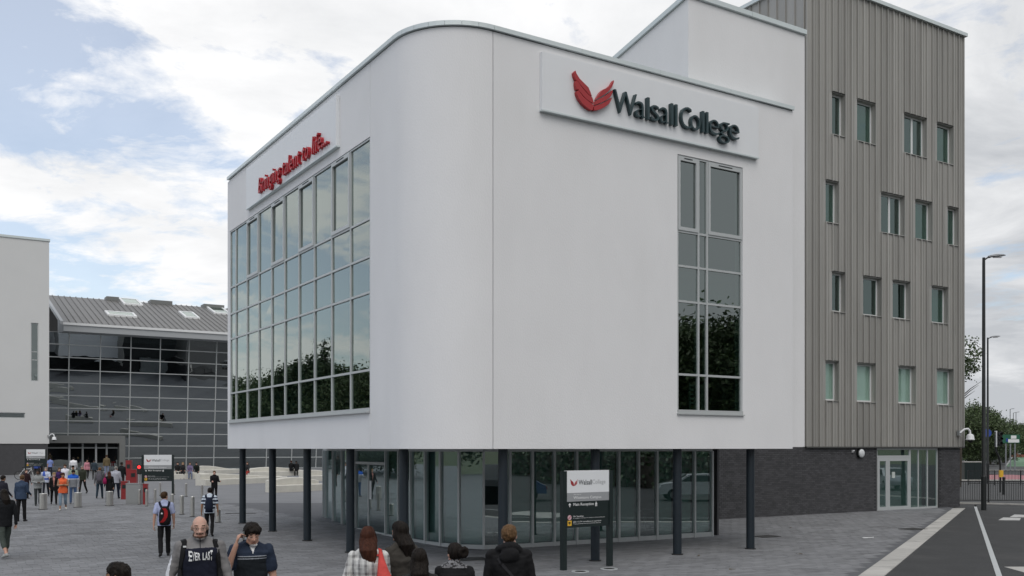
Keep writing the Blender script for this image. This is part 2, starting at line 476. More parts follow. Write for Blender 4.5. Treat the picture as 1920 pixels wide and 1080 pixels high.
st(MB().box(20, 129, -.5, 51.9, 520, .05).build('verge', M['grass']))
for (u0, u1, v) in ((1872, 1912, 972.5), (1893, 1935, 967)):
    a = [ground(u0, v + 2.2), ground(u1, v + 2.6), ground(u1 + 2, v - 1.6), ground(u0 + 9, v - 2.6)]
    st(MB().hexa([(p.x, p.y, -.03) for p in a], [(p.x, p.y, -.006) for p in a]).build('road_marking', M['line']))

# ------------------------------------------------------------------ the college building
bld = thing('college_building', 'white rendered building with rounded corner raised on dark columns and a zinc clad tower', 'building', W(P0, Q0), R(32))
ZB, ZT = 2.78, 12.24            # soffit and wall top of the raised box
YF, XR = 15.35, 11.44           # far end of the left face, right end of the front face
RC = 1.64
def arc(n=14, r=RC, a0=0.0, a1=1.0):
    out = []
    for i in range(n + 1):
        t = a0 + (a1 - a0) * i / n
        an = math.pi + t * math.pi / 2
        out.append((RC + r * math.cos(an), RC + r * math.sin(an)))
    return out
G_Y0, G_Z0, G_Z1 = 3.1, 3.72, 10.43
MB().box(0, G_Y0 + .012, ZB, .3, YF, G_Z0).build('render_panel', M['render'], bld)
MB().box(0, G_Y0 + .012, G_Z1, .3, YF, ZT).build('render_panel', M['render'], bld)
outer = [(0, G_Y0)] + arc() ; inner = [(.3, G_Y0)] + arc(r=RC - .3)
corner = outer + inner[::-1]
# corner shell, a prism ring piece
cb = MB()
n = len(outer)
for i in range(n - 1):
    o0, o1, i0, i1 = outer[i], outer[i + 1], inner[i], inner[i + 1]
    cb.add([(*o0, ZB), (*o1, ZB), (*o1, ZT), (*o0, ZT)], [(0, 1, 2, 3)])
    cb.add([(*i0, ZB), (*i1, ZB), (*i1, ZT), (*i0, ZT)], [(3, 2, 1, 0)])
    cb.add([(*o0, ZB), (*i0, ZB), (*i1, ZB), (*o1, ZB)], [(0, 1, 2, 3)])
    cb.add([(*o0, ZT), (*i0, ZT), (*i1, ZT), (*o1, ZT)], [(3, 2, 1, 0)])
for a, c in ((outer[0], inner[0]), (outer[-1], inner[-1])):
    cb.add([(*a, ZB), (*c, ZB), (*c, ZT), (*a, ZT)], [(0, 1, 2, 3)])
co = cb.build('rounded_corner', M['render'], bld)
# weld + smooth
import bmesh
bm = bmesh.new(); bm.from_mesh(co.data); bmesh.ops.remove_doubles(bm, verts=bm.verts, dist=.0005); bmesh.ops.recalc_face_normals(bm, faces=bm.faces); bm.to_mesh(co.data); bm.free()
co.data.shade_smooth(); co.data.set_sharp_from_angle(angle=R(35))
FW0, FW1 = 7.17, 9.50           # front window
wf = MB()
xf0 = RC + .018
wf.box(xf0, 0, ZB, FW0, .3, ZT)
wf.box(FW1, 0, ZB, XR, .3, ZT)
wf.box(FW0, 0, ZB, FW1, .3, G_Z0)
wf.box(FW0, 0, 10.36, FW1, .3, ZT)
wf.box(XR - .3, .3, ZB, XR, .5, ZT)
wf.build('render_panel', M['render'], bld)
MB().box(RC - .02, .03, ZB + .01, xf0 + .01, .29, ZT - .01).build('movement_joint', M['joint'], bld)
MB().box(.03, G_Y0 - .02, G_Z1 + .01, .29, G_Y0 + .02, ZT - .01).build('movement_joint', M['joint'], bld)
MB().box(.02, YF, ZB, 9.0, YF + .3, ZT).build('end_wall', M['render'], bld)
out2 = [(.05, YF - .02)] + [(.05, G_Y0)] + arc(r=RC - .05) + [(XR - .02, .05), (XR - .02, 8.9), (8.9, 8.9), (8.9, YF - .02)]
MB().prism(out2[::-1], ZB + .02, ZB + .14).build('soffit', M['render'], bld)
MB().prism([(x + .25 if x < 1 else x, y + .25 if y < 1 else y) for x, y in out2][::-1], ZT - .25, ZT - .12).build('roof', M['alu_dark'], bld)
# shadow gap + coping pieces
def offs(path, dist):
    """offset an open path to its left-hand side by dist"""
    out = []
    for i, p in enumerate(path):
        a = Vector(path[max(i - 1, 0)]); c = Vector(path[min(i + 1, len(path) - 1)])
        t = (c - a).normalized(); nrm = Vector((-t.y, t.x))
        out.append(tuple(Vector(p) + nrm * dist))
    return out
def coping_piece(path, z0, h=.10, o=.07, w=.40, parent=bld, m=None, trim=.004):
    # path runs with the outside on its right
    a = offs(path, -o); c = offs(path, w)
    b = MB()
    for i in range(len(path) - 1):
        b.hexa([(*a[i], z0), (*a[i + 1], z0), (*c[i + 1], z0), (*c[i], z0)], [(*a[i], z0 + h), (*a[i + 1], z0 + h), (*c[i + 1], z0 + h + .03), (*c[i], z0 + h + .03)])
    return b.build('coping_piece', m or M['coping'], parent)
yy = YF + .1
while yy > 2.2:
    y1 = max(yy - 2.5, RC)
    coping_piece([(0, yy), (0, y1 + .006)], ZT + .02); yy = y1
    if yy <= RC + .01: break
A = arc(14)
for i in range(0, 14, 2):
    coping_piece(A[i:i + 3], ZT + .02)
xx = RC
while xx < XR - .05:
    x1 = min(xx + 2.45, XR)
    coping_piece([(xx + .006, 0), (x1, 0)], ZT + .02); xx = x1
pth = [(0, YF), (0, RC)] + arc()[1:] + [(XR, 0)]
sg = MB(); a = offs(pth, .02); c = offs(pth, .25)
for i in range(len(pth) - 1):
    sg.hexa([(*a[i], ZT), (*a[i + 1], ZT), (*c[i + 1], ZT), (*c[i], ZT)], [(*a[i], ZT + .02), (*a[i + 1], ZT + .02), (*c[i + 1], ZT + .02), (*c[i], ZT + .02)])
sg.build('shadow_gap', M['joint'], bld)

# --- curtain walls
def curtain(name, amap, a_list, z_list, vents=(), skip=(), mw=.055, gl='glass', parent=bld, frame='alu', d0=-.012, dp=.022, outer=True, vary=.0035):
    """amap(a, z, d) -> local point; a along the wall, d into the wall"""
    def bx(b, a0, a1, z0, z1, e0, e1, mi=0):
        b.hexa([amap(a0, z0, e0), amap(a1, z0, e0), amap(a1, z0, e1), amap(a0, z0, e1)],
               [amap(a0, z1, e0), amap(a1, z1, e0), amap(a1, z1, e1), amap(a0, z1, e1)], mi)
    A0, A1, Z0, Z1 = a_list[0], a_list[-1], z_list[0], z_list[-1]
    f = MB()
    bx(f, A0 - mw * .1, A1 + mw * .1, Z0 - .06, Z0 + .03, d0 - .03, .14)
    bx(f, A0 - mw * .1, A1 + mw * .1, Z1 - .04, Z1, d0, .14)
    bx(f, A0, A0 + mw, Z0 + .03, Z1 - .04, d0, .14)
    bx(f, A1 - mw, A1, Z0 + .03, Z1 - .04, d0, .14)
    root = f.build(name, M[frame], parent)
    for a in a_list[1:-1]:
        b = MB(); bx(b, a - mw / 2, a + mw / 2, Z0 + .03, Z1 - .04, d0 - .004, .14); b.build('mullion', M[frame], root)
    for z in z_list[1:-1]:
        b = MB(); bx(b, A0 + mw, A1 - mw, z - mw / 2, z + mw / 2, d0, .12); b.build('transom', M[frame], root)
    for i in range(len(a_list) - 1):
        for j in range(len(z_list) - 1):
            if (i, j) in skip: continue
            a0, a1, z0, z1 = a_list[i] + .02, a_list[i + 1] - .02, z_list[j] + .02, z_list[j + 1] - .02
            t = [random.uniform(-vary, vary) for _ in range(4)]
            b = MB()
            lo = [amap(a0, z0, dp + t[0]), amap(a1, z0, dp + t[1]), amap(a1, z0, dp + .016 + t[1]), amap(a0, z0, dp + .016 + t[0])]
            hi = [amap(a0, z1, dp + t[2]), amap(a1, z1, dp + t[3]), amap(a1, z1, dp + .016 + t[3]), amap(a0, z1, dp + .016 + t[2])]
            b.hexa(lo, hi); b.build('pane', M[gl], root)
            if (i, j) in vents:
                v = MB(); w = .075; g = .03
                a0 += .008; a1 -= .008; z0 += .008; z1 -= .008
                bx(v, a0, a0 + w, z0, z1, d0 - .025, dp - .006); bx(v, a1 - w, a1, z0, z1, d0 - .025, dp - .006)
                bx(v, a0 + w, a1 - w, z0, z0 + w * 1.2, d0 - .025, dp - .006); bx(v, a0 + w, a1 - w, z1 - w * 1.4, z1, d0 - .025, dp - .006)
                v.build('vent_frame', M[frame], root)
                v = MB(); bx(v, a0 + (a1 - a0) * .3, a1 - (a1 - a0) * .3, z1 - .055, z1 - .03, d0 - .032, d0 - .024); v.build('trickle_vent', M['joint'], root)
    return root
us = [694.5, 655.7, 620.5, 588, 559, 532.5, 508, 484, 462, 441]
ylist = [G_Y0 + .02] + [left(u, 700)[0] for u in us[1:]] + [YF - .02]
zl = [G_Z0 + .04, 4.72, 6.63, 7.51, 8.44, G_Z1 - .01]
curtain('curtain_wall', lambda a, z, d: (d + .03, a, z), ylist, zl, vents=[(1, 4), (3, 4), (5, 4), (7, 4)])
b = MB(); b.box(-.09, G_Y0 + .02, G_Z0 - .055, .02, YF, G_Z0 - .025); b.build('sill', M['alu'], bld)
xs = [FW0, front(1311, 600)[0], front(1327, 600)[0], FW1]
zf = [G_Z0 + .04, 4.70, 6.59, 7.50, 8.39, 10.35]
curtain('tall_window', lambda a, z, d: (a, d + .035, z), xs, zf, vents=[(0, 4), (2, 4)])
b = MB(); b.box(FW0 - .02, -.06, G_Z0 - .055, FW1 + .02, .03, G_Z0 - .025); b.build('sill', M['alu'], bld)
# rooms behind the glass
rm = MB()
rm.box(.31, 1.9, 3.45, 5.2, YF - .02, 3.55); rm.box(.31, 1.9, 10.5, 5.2, YF - .02, 10.6)
rm.box(.34, 1.9, 6.62, 5.2, YF - .02, 7.48)
rm.box(5.2, 1.6, 3.4, 5.3, YF - .02, 10.7)
rm.box(.31, 1.8, 3.4, 5.2, 1.88, 10.7)
rm.box(5.6, .35, 3.45, 11.1, 5.0, 3.55); rm.box(5.6, .35, 10.5, 11.1, 5.0, 10.6); rm.box(5.6, .36, 6.62, 11.1, 5.0, 7.46)
rm.box(5.5, .35, 3.4, 5.59, 5.0, 10.7); rm.box(11.0, .35, 3.56, 11.1, 5.0, 10.49); rm.box(5.4, 5.01, 3.4, 11.13, 5.1, 10.7)
rm.build('room_walls', M['room'], bld)
# roller blinds hung at different heights
bl = MB()
for i in range(9):
    y0, y1 = ylist[i] + .08, ylist[i + 1] - .08
    h = random.choice([.25, .5, .9, .35])
    bl.box(.30, y0, 10.40 - h, .32, y1, 10.40)
bl.build('roller_blind', M['blind'], bld)
ch = MB()
for (x0, z0) in ((7.35, 3.56), (8.5, 3.56)):
    for dx in (0, .45):
        ch.box(x0 + dx, 1.0, z0, x0 + dx + .04, 1.04, z0 + 1.0)
    for k in range(5): ch.box(x0, 1.05, z0 + .45 + k * .12, x0 + .45, 1.07, z0 + .50 + k * .12)
ch.build('stacked_chairs', M['white_frame'], bld)

# --- taller block behind
TX0, TX1 = 8.0, 12.5
def tz(y): return 14.78 - .2 * (y - .5)
tb = MB()
tb.hexa([(TX0, .5, ZT - .1), (TX1, .5, ZT - .1), (TX1, 9.2, ZT - .1), (TX0, 9.2, ZT - .1)], [(TX0, .5, tz(.5)), (TX1, .5, tz(.5)), (TX1, 9.2, tz(9.2)), (TX0, 9.2, tz(9.2))])
tb.box(XR + .003, .5, 2.84, TX1, 8.9, ZT - .1)
tb.build('tall_block_wall', M['render'], bld)
def slope_coping(x0, y0, x1, y1):
    b = MB()
    z = lambda y: tz(y)
    ox = .07
    b.hexa([(x0, y0, z(y0) + .01), (x1, y0, z(y0) + .01), (x1, y1, z(y1) + .01), (x0, y1, z(y1) + .01)], [(x0, y0, z(y0) + .14), (x1, y0, z(y0) + .14), (x1, y1, z(y1) + .14), (x0, y1, z(y1) + .14)])
    b.build('coping_piece', M['coping'], bld)
slope_coping(TX0 - .07, .43, TX0 + 2.3, .9); slope_coping(TX0 + 2.31, .43, TX1 + .02, .9)
for i in range(3): slope_coping(TX0 - .07, .905 + 2.7 * i, TX0 + .4, .905 + 2.7 * i + 2.69)
MB().box(TX1, 8.96, 2.84, 22.2, 14, 13.5).build('link_wall', M['render'], bld)

# --- zinc clad tower
TY = 8.95
X0, X1, ZTW = 22.2, 33.15, 22.45
NP = 27
pw = (X1 - X0) / NP
wins = [[(1555, 1579, 170, 248), (1608, 1642, 185, 265), (1692, 1735, 212, 290), (1759, 1780, 232, 305)],
        [(1542, 1567, 335, 412), (1645, 1690, 358, 438), (1715, 1746, 375, 450), (1770, 1789, 387, 458)],
        [(1555, 1579, 508, 582), (1620, 1654, 517, 592), (1668, 1700, 524, 598), (1748, 1778, 537, 607)],
        [(1542, 1566, 674, 752), (1606, 1642, 680, 754), (1678, 1711, 686, 757), (1757, 1787, 692, 760)]]
cut = {i: [] for i in range(NP)}
holes = []
for r, rw in enumerate(wins):
    zs0 = []; zs1 = []
    for (u0, u1, v0, v1) in rw:
        zs1.append(front(u0, v0, TY)[1]); zs0.append(front(u0, v1, TY)[1])
    z0 = sum(zs0) / 4; z1 = sum(zs1) / 4
    for (u0, u1, v0, v1) in rw:
        a = front(u0, v0, TY)[0]; c = front(u1, v0, TY)[0]
        i0 = round((a - X0) / pw); i1 = max(i0 + 2, round((c - X0) / pw))
        if i1 > NP - 1: i0 -= i1 - (NP - 1); i1 = NP - 1
        holes.append((r, i0, i1, z0, z1))
        for i in range(i0, i1): cut[i].append((z0, z1))
for i in range(NP):
    x0 = X0 + i * pw; x1 = x0 + pw
    z = 2.86
    for (a, c) in sorted(cut[i]) + [(ZTW, None)]:
        b = MB()
        b.box(x0 + .003, TY - .05, z, x1 - .003, TY, a)
        b.box(x0 - .022, TY - .12, z, x0 + .022, TY - .05, a)     # standing seam on the left edge
        b.box(x0 + pw * .5 - .012, TY - .066, z, x0 + pw * .5 + .012, TY - .05, a)
        b.build('cladding_panel', M['zinc'], bld)
        z = c
MB().box(X1 - .02, TY - .11, 2.86, X1 + .04, TY, ZTW).build('corner_trim', M['zinc'], bld)
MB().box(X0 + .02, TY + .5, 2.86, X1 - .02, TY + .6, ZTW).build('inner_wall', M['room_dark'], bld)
for k in range(20):
    b = MB(); y0 = TY + k * .5
    b.box(X0 - .04, y0 + .003, 2.86, X0, y0 + .497, ZTW); b.box(X0 - .10, y0 - .018, 2.86, X0 - .04, y0 + .018, ZTW)
    b.build('side_panel', M['zinc'], bld)
MB().box(X1 - .03, TY + .01, 2.86, X1 + .02, TY + 10, ZTW).build('side_wall', M['zinc'], bld)
MB().box(X0, TY + .2, ZTW - .3, X1, TY + 10, ZTW - .2).build('tower_roof', M['alu_dark'], bld)
for i in range(4):
    a = X0 - .16 + i * (X1 - X0 + .32) / 4
    MB().box(a, TY - .2, ZTW, a + (X1 - X0 + .32) / 4 - .006, TY + .3, ZTW + .16).build('coping_piece', M['coping'], bld)
for i in range(4): MB().box(X0 - .16, TY + .305 + i * 2.4, ZTW, X0 + .3, TY + .305 + i * 2.4 + 2.39, ZTW + .16).build('coping_piece', M['coping'], bld)
for (r, i0, i1, z0, z1) in holes:
    x0 = X0 + i0 * pw; x1 = X0 + i1 * pw
    f = MB()
    # reveal lining
    dpt = .22
    f.box(x0 - .02, TY - .055, z1 - .035, x1 + .02, TY + dpt, z1 + .0)
    f.box(x0 + .004, TY - .03, z0 + .03, x0 + .03, TY + dpt, z1 - .036); f.box(x1 - .03, TY - .03, z0 + .03, x1 - .004, TY + dpt, z1 - .036)
    f.box(x0 - .02, TY - .09, z0, x1 + .02, TY + dpt, z0 + .03)
    w = f.build('window', M['zinc'], bld)
    MB().box(x0 - .02, TY - .095, z0 - .012, x1 + .02, TY - .03, z0 - .001).build('sill_trim', M['zinc_dark'], w); MB().box(x0 - .02, TY - .11, z1 + .001, x1 + .02, TY - .05, z1 + .02).build('head_trim', M['zinc_dark'], w)
    fr = MB(); a, c, e, g = x0 + .031, x1 - .031, z0 + .031, z1 - .037
    y0, y1 = TY + dpt - .09, TY + dpt - .02; t = .07
    fr.box(a, y0, e, a + t, y1, g); fr.box(c - t, y0, e, c, y1, g); fr.box(a + t, y0, e, c - t, y1, e + t); fr.box(a + t, y0, g - t, c - t, y1, g)
    if i1 - i0 >= 4: fr.box((a + c) / 2 - .06, y0 + .001, e + t, (a + c) / 2 + .06, y1 - .001, g - t)
    fr.build('frame', M['white_frame'], w)
    MB().box(a + t * .8, y0 + .03, e + t * .8, c - t * .8, y0 + .042, g - t * .8).build('pane', M['glass_t'] if r < 3 else M['glass_p'], w)
    bl = MB(); bl.box(a, y1 + .01, e, c, y1 + .03, g)
    bl.build('blind', M['blind'] if r == 3 else M['room_dark'] if random.random() < .6 else M['room'], w)  # above the bottom row: flat panel in room tones stands in for the dark interior
MB().box(X0 + .0, TY - .115, 2.80, X1 + .05, TY + .02, 2.858).build('base_flashing', M['zinc_dark'], bld)

# --- brick base with door screen
DX0, DX1 = front(1645, 900, TY)[0], front(1760, 900, TY)[0]
XB1 = X1 - .15
cw = MB()
cw.box(11.0, TY + .02, -.3, DX0, TY + .3, 2.855); cw.box(DX1, TY + .02, -.3, XB1, TY + .3, 2.855); cw.box(XB1 - .3, TY + .31, -.3, XB1, TY + 10, 2.80)
base = cw.build('brick_wall', M['mortar'], bld)
b = MB()
for r in range(38):
    z0 = .0 + r * .0757
    if z0 + .065 > 2.86: break
    x = 11.6 + (.1125 if r % 2 else 0)
    while x < XB1:
        e = min(x + .215, XB1)
        if not (e > DX0 and x < DX1):
            d = random.uniform(-.002, .002)
            if e - x > .05: b.box(x, TY + .006 + d, z0, e, TY + .022, z0 + .066)
        x += .225
tag(b.build('bricks', M['brick'], base), kind='stuff')
MB().box(11.5, TY - .01, -.2, XB1, TY + .0, .0).build('base_course', M['mortar'], base)
dd = [front(u, 900, TY)[0] for u in (1645, 1708, 1724, 1741, 1760)]
ztr = front(1680, 856, TY)[1]
f = MB()
fy0, fy1 = TY + .05, TY + .13
f.box(dd[0], fy0, 0, dd[0] + .07, fy1, 2.79); f.box(dd[-1] - .07, fy0, 0, dd[-1], fy1, 2.79); f.box(dd[0] + .07, fy0, 2.72, dd[-1] - .07, fy1, 2.79)
f.box(dd[1] - .06, fy0 + .001, 0, dd[1] + .06, fy1, 2.72); f.box(dd[0] + .07, fy0, ztr - .05, dd[1] - .06, fy1, ztr + .05)
f.box(dd[1] + .06, fy0, 0, dd[-1] - .07, fy1, .08)
scr = f.build('entrance_screen', M['alu'], bld)
for a in dd[2:-1]:
    MB().box(a - .03, fy0, .08, a + .03, fy1, 2.72).build('mullion', M['alu'], scr)
for a, c in zip(dd[1:], dd[2:]):
    MB().box(a + .035, fy0 + .03, .085, c - .035, fy0 + .045, 2.715).build('pane', M['glass_g'], scr)
MB().box(dd[0] + .075, fy0 + .03, ztr + .055, dd[1] - .065, fy0 + .045, 2.715).build('pane', M['glass_g'], scr)
mid = front(1666, 900, TY)[0]
for (a, c) in ((dd[0] + .075, mid), (mid + .01, dd[1] - .065)):
    f = MB(); t = .13
    f.box(a, fy0 - .02, .01, a + t, fy1 - .02, ztr - .055); f.box(c - t, fy0 - .02, .01, c, fy1 - .02, ztr - .055)
    f.box(a + t, fy0 - .02, .01, c - t, fy1 - .02, .16); f.box(a + t, fy0 - .02, ztr - .2, c - t, fy1 - .02, ztr - .055)
    f.box(a + t, fy0 + .01, .16, c - t, fy0 + .022, ztr - .2, 1)
    f.build('door_leaf', [M['alu'], M['glass_g']], scr)
MB().box(mid + .3, fy0 - .005, 1.45, mid + .52, fy0 + .0, 1.72).build('notice', M['blind'], scr)
MB().box(dd[0], TY + .9, 0, dd[-1], TY + 1.0, 2.8).build('lobby_wall', M['room'], bld)
MB().box(dd[0], TY + .14, -.02, dd[-1], TY + .9, .0).build('lobby_floor', M['room_dark'], bld)

# --- glazed ground floor under the box
gpath = [(3.97, 16.6), (3.5, 14.6), (3.2, 12.7), (3.02, 10.6), (2.95, 8.5), (2.93, 6.4), (3.02, 5.4), (3.28, 4.6), (3.75, 4.05), (4.5, 3.85), (5.2, 3.80), (7.0, 3.80), (12.4, 3.80)]
def on_path(u):
    k = (u - 960) / F; dx, dy = C * k + S, C - S * k
    best = None
    for (ax, ay), (bx, by) in zip(gpath, gpath[1:]):
        # -P0 + t dx = ax + s (bx-ax)
        ex, ey = bx - ax, by - ay
        det = dx * (-ey) + ex * dy
        if abs(det) < 1e-9: continue
        rx, ry = ax + P0, ay + Q0
        t = (rx * (-ey) + ex * ry) / det; s_ = (dx * ry - dy * rx) / det
        if -.001 <= s_ <= 1.001 and (best is None or t < best[0]): best = (t, (ax + s_ * ex, ay + s_ * ey))
    return best[1] if best else None
gu = [605.5, 611.5, 625, 642, 655, 667.6, 724, 748, 771, 798, 826.5, 861, 907, 956, 998, 1039, 1081, 1120, 1160, 1197, 1231.5, 1266, 1302, 1335]
gp = [on_path(u) or gpath[0] for u in gu]
def seg(b, p0, p1, z0, z1, d0, d1, mi=0):
    p0 = Vector(p0); p1 = Vector(p1); t = (p1 - p0).normalized(); nn = Vector((-t.y, t.x))   # inward = left of travel
    a, c = p0 + nn * d0, p1 + nn * d0; e, f_ = p1 + nn * d1, p0 + nn * d1
    b.hexa([(*a, z0), (*c, z0), (*e, z0), (*f_, z0)], [(*a, z1), (*c, z1), (*e, z1), (*f_, z1)], mi)
fr = MB()
for p0, p1 in zip(gp, gp[1:]):
    seg(fr, p0, p1, -.1, .14, -.03, .08)
gsc = fr.build('glazed_screen', M['alu'], bld)
fr = MB()
for p0, p1 in zip(gp, gp[1:]): seg(fr, p0, p1, 2.70, 2.785, -.03, .08)
fr.build('head_rail', M['alu'], gsc)
for i, p in enumerate(gp):
    a = Vector(gp[max(i - 1, 0)]); c = Vector(gp[min(i + 1, len(gp) - 1)]); t = (c - a).normalized()
    b = MB(); seg(b, Vector(p) - t * .032, Vector(p) + t * .032, -.05, 2.705, -.05, .07); b.build('mullion', M['alu'], gsc)
for i, (p0, p1) in enumerate(zip(gp, gp[1:])):
    if gu[i] == 667.6:
        dz = 2.30
        b = MB(); seg(b, p0, p1, dz + .06, 2.70, .015, .027); b.build('pane', M['glass_g'], gsc)
        b = MB(); seg(b, p0, p1, dz - .03, dz + .05, -.04, .06)
        v0, v1 = Vector(p0), Vector(p1); m_ = v0.lerp(v1, .42)
        seg(b, m_, m_ + (v1 - v0).normalized() * .09, .0, dz - .03, -.02, .04)
        b.build('door_frame', M['alu'], gsc)
        for (f0, f1) in ((.03, .41), (.45, .97)):
            b = MB(); seg(b, v0.lerp(v1, f0), v0.lerp(v1, f1), .1, dz - .05, .01, .022); b.build('door_leaf', M['glass_g'], gsc)
        b = MB(); seg(b, v0.lerp(v1, .47), v0.lerp(v1, .54), 1.15, 1.75, -.012, -.004); b.build('notice', M['print_white'], gsc)
    else:
        b = MB(); seg(b, p0, p1, .13, 2.71, .015, .027); b.build('pane', M['glass_g'], gsc)
        if i % 7 != 5 and i not in (0, 3):
            v0, v1 = Vector(p0), Vector(p1); b = MB(); seg(b, v0.lerp(v1, .06), v0.lerp(v1, .94), .16, 2.68, .12, .13); b.build('blind', M['screen_cloth'], gsc)
MB().box(12.33, 3.90, -.1, 12.4, 8.9, 2.78).build('return_wall', M['brick'], bld)
MB().box(3.0, 8.7, -.1, 11.9, 8.85, 2.78).build('partition', M['room'], bld)
MB().box(7.0, 8.86, -.1, 7.1, 16.5, 2.78).build('partition', M['room'], bld)
MB().box(3.98, 16.65, -.1, 9, 16.75, 2.78).build('back_wall', M['room'], bld)
MB().box(3.4, 4.4, -.12, 11.9, 16.5, -.02).build('hall_floor', M['room'], bld)
for (x, y) in ((5.5, 6.0), (8.2, 6.5), (10.4, 6.0)):
    b = MB(); b.box(x, y, .70, x + 1.2, y + .6, .74)
    for dx in (.03, 1.12):
        for dy in (.03, .52): b.box(x + dx, y + dy, -.02, x + dx + .05, y + dy + .05, .70)
    b.build('table', M['room'], bld)

# --- columns
cl = []
for u in (455, 511, 576, 657, 757): 
    y = left(u, 900, .36)[0]; cl.append((.36, min(y, YF - .35)))
for u in (943, 1116, 1270, 1407): cl.append((front(u, 900, .36)[0], .36))
for (x, y) in cl:
    w = W(P0 + x, Q0 + y); g = gz(w.x, w.y)
    MB().tube([(x, y, g - .1), (x, y, ZB + .03)], .113, 24).build('column', M['column'], bld, sm=40)
    MB().tube([(x, y, g), (x, y, g + .03)], .15, 24).build('base_ring', M['iron'], bld, sm=40)
MB().tube([(12.4, 8.8, 2.3), (12.4, 8.8, 2.31)], .01, 6).build('wall_fixing', M['alu'], bld)

# ------------------------------------------------------------------ atrium building far left
QA = 109.5; PA = 13.5; ZA = .42
atr = thing('glass_atrium', 'glass fronted hall with a grey metal roof and rooflights behind the plaza', 'building', W(PA, QA, ZA), R(32))
tl = 1.5 / 14.3
am = lambda a, z, d: (a, d - z * tl, z)
curtain('glass_wall', am, [-5.6, -2.6] + [.4 + 3 * k for k in range(0, 12)], [.05] + [1.3 * k for k in range(1, 11)] + [14.25], mw=.09, gl='glass_a', parent=atr, frame='alu', d0=-.05, dp=.06, vary=.004)
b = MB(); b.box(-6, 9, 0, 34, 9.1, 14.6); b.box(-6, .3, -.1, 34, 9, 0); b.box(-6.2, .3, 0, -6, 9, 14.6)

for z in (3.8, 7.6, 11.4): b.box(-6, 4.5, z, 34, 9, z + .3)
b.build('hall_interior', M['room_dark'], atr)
zr0, zr1, yr0, yr1 = 14.9, 19.7, -3.5, 11.5
b = MB(); b.hexa([(-.4, yr0, zr0 - .75), (34, yr0, zr0 - .75), (34, 1, zr0 - .75), (-.4, 1, zr0 - .75)], [(-.4, yr0 - .0, zr0 - .05), (34, yr0, zr0 - .05), (34, 1, zr0 + .9), (-.4, 1, zr0 + .9)]); b.build('eaves', M['fascia'], atr)
MB().box(-.45, yr0 - .12, zr0 - .12, 34, yr0 - .005, zr0 + .12).build('gutter', M['print_white'], atr)
sl = (zr1 - zr0) / (yr1 - yr0)
rp_me = None
wp = .62
for i in range(55):
    x0 = -.4 + i * wp
    if rp_me is None:
        b = MB()
        b.hexa([(0, yr0, zr0), (wp - .01, yr0, zr0), (wp - .01, yr1, zr1), (0, yr1, zr1)], [(0, yr0, zr0 + .08), (wp - .01, yr0, zr0 + .08), (wp - .01, yr1, zr1 + .08), (0, yr1, zr1 + .08)])
        b.hexa([(0, yr0, zr0 + .08), (.10, yr0, zr0 + .08), (.10, yr1, zr1 + .08), (0, yr1, zr1 + .08)], [(0.02, yr0, zr0 + .17), (.08, yr0, zr0 + .17), (.08, yr1, zr1 + .17), (.02, yr1, zr1 + .17)])
        rp_me = b.mesh('roof_panel', M['roof_metal'])
    o = bpy.data.objects.new('roof_panel', rp_me); col.objects.link(o); o.location = (x0, 0, 0); o.parent = atr
b = MB(); b.hexa([(-.4, yr1, zr1), (34, yr1, zr1), (34, yr1 + 12, zr0), (-.4, yr1 + 12, zr0)], [(-.4, yr1, zr1 + .08), (34, yr1, zr1 + .08), (34, yr1 + 12, zr0 + .08), (-.4, yr1 + 12, zr0 + .08)]); b.build('back_roof', M['roof_metal'], atr)
b = MB(); b.hexa([(-.7, yr0, zr0 - .1), (-.41, yr0, zr0 - .1), (-.41, yr1, zr1 - .1), (-.7, yr1, zr1 - .1)], [(-.7, yr0, zr0 + .25), (-.41, yr0, zr0 + .25), (-.41, yr1, zr1 + .25), (-.7, yr1, zr1 + .25)]); b.build('verge_trim', M['fascia'], atr)
b = MB(); b.hexa([(-6, 2, 13.8), (-.8, 2, 13.8), (-.8, 11, 13.8), (-6, 11, 13.8)], [(-6, 2, 14.2), (-.8, 2, 14.2), (-.8, 11, 16.8), (-6, 11, 16.8)]); b.build('side_roof', M['roof_metal'], atr)
def roof_pt(u, v):
    """local x, y on the front roof slope seen at a pixel"""
    k = (u - 960) / F
    Y = 100.0
    for _ in range(40):
        z = EYE + (840 - v) / F * Y
        y = yr0 + (z - ZA - zr0) / sl
        Y = (QA + y) / (C - S * k)
    return Y * (C * k + S) - PA, y
for (u0, u1, v0, v1) in ((232, 268, 573, 563), (202, 257, 594, 587), (347, 375, 598, 588), (402, 434, 590, 577)):
    xa, ya = roof_pt(u0, v0); xb, _ = roof_pt(u1, v0 + (u1 - u0) * .06); _, yb = roof_pt(u0, v1)
    zf_ = lambda y, h: zr0 + (y - yr0) * sl + h
    b = MB(); t = .25
    for (a0, a1, c0, c1) in ((xa, xb, ya, ya + t), (xa, xb, yb - t, yb), (xa, xa + t, ya + t, yb - t), (xb - t, xb, ya + t, yb - t)):
        b.hexa([(a0, c0, zf_(c0, .05)), (a1, c0, zf_(c0, .05)), (a1, c1, zf_(c1, .05)), (a0, c1, zf_(c1, .05))], [(a0, c0, zf_(c0, .28)), (a1, c0, zf_(c0, .28)), (a1, c1, zf_(c1, .28)), (a0, c1, zf_(c1, .28))])
    rl = b.build('rooflight', M['print_white'], atr)
    b = MB(); b.hexa([(xa + t, ya + t, zf_(ya + t, .15)), (xb - t, ya + t, zf_(ya + t, .15)), (xb - t, yb - t, zf_(yb - t, .15)), (xa + t, yb - t, zf_(yb - t, .15))],
                     [(xa + t, ya + t, zf_(ya + t, .24)), (xb - t, ya + t, zf_(ya + t, .24)), (xb - t, yb - t, zf_(yb - t, .24)), (xa + t, yb - t, zf_(yb - t, .24))]); b.build('pane', M['glass'], rl)
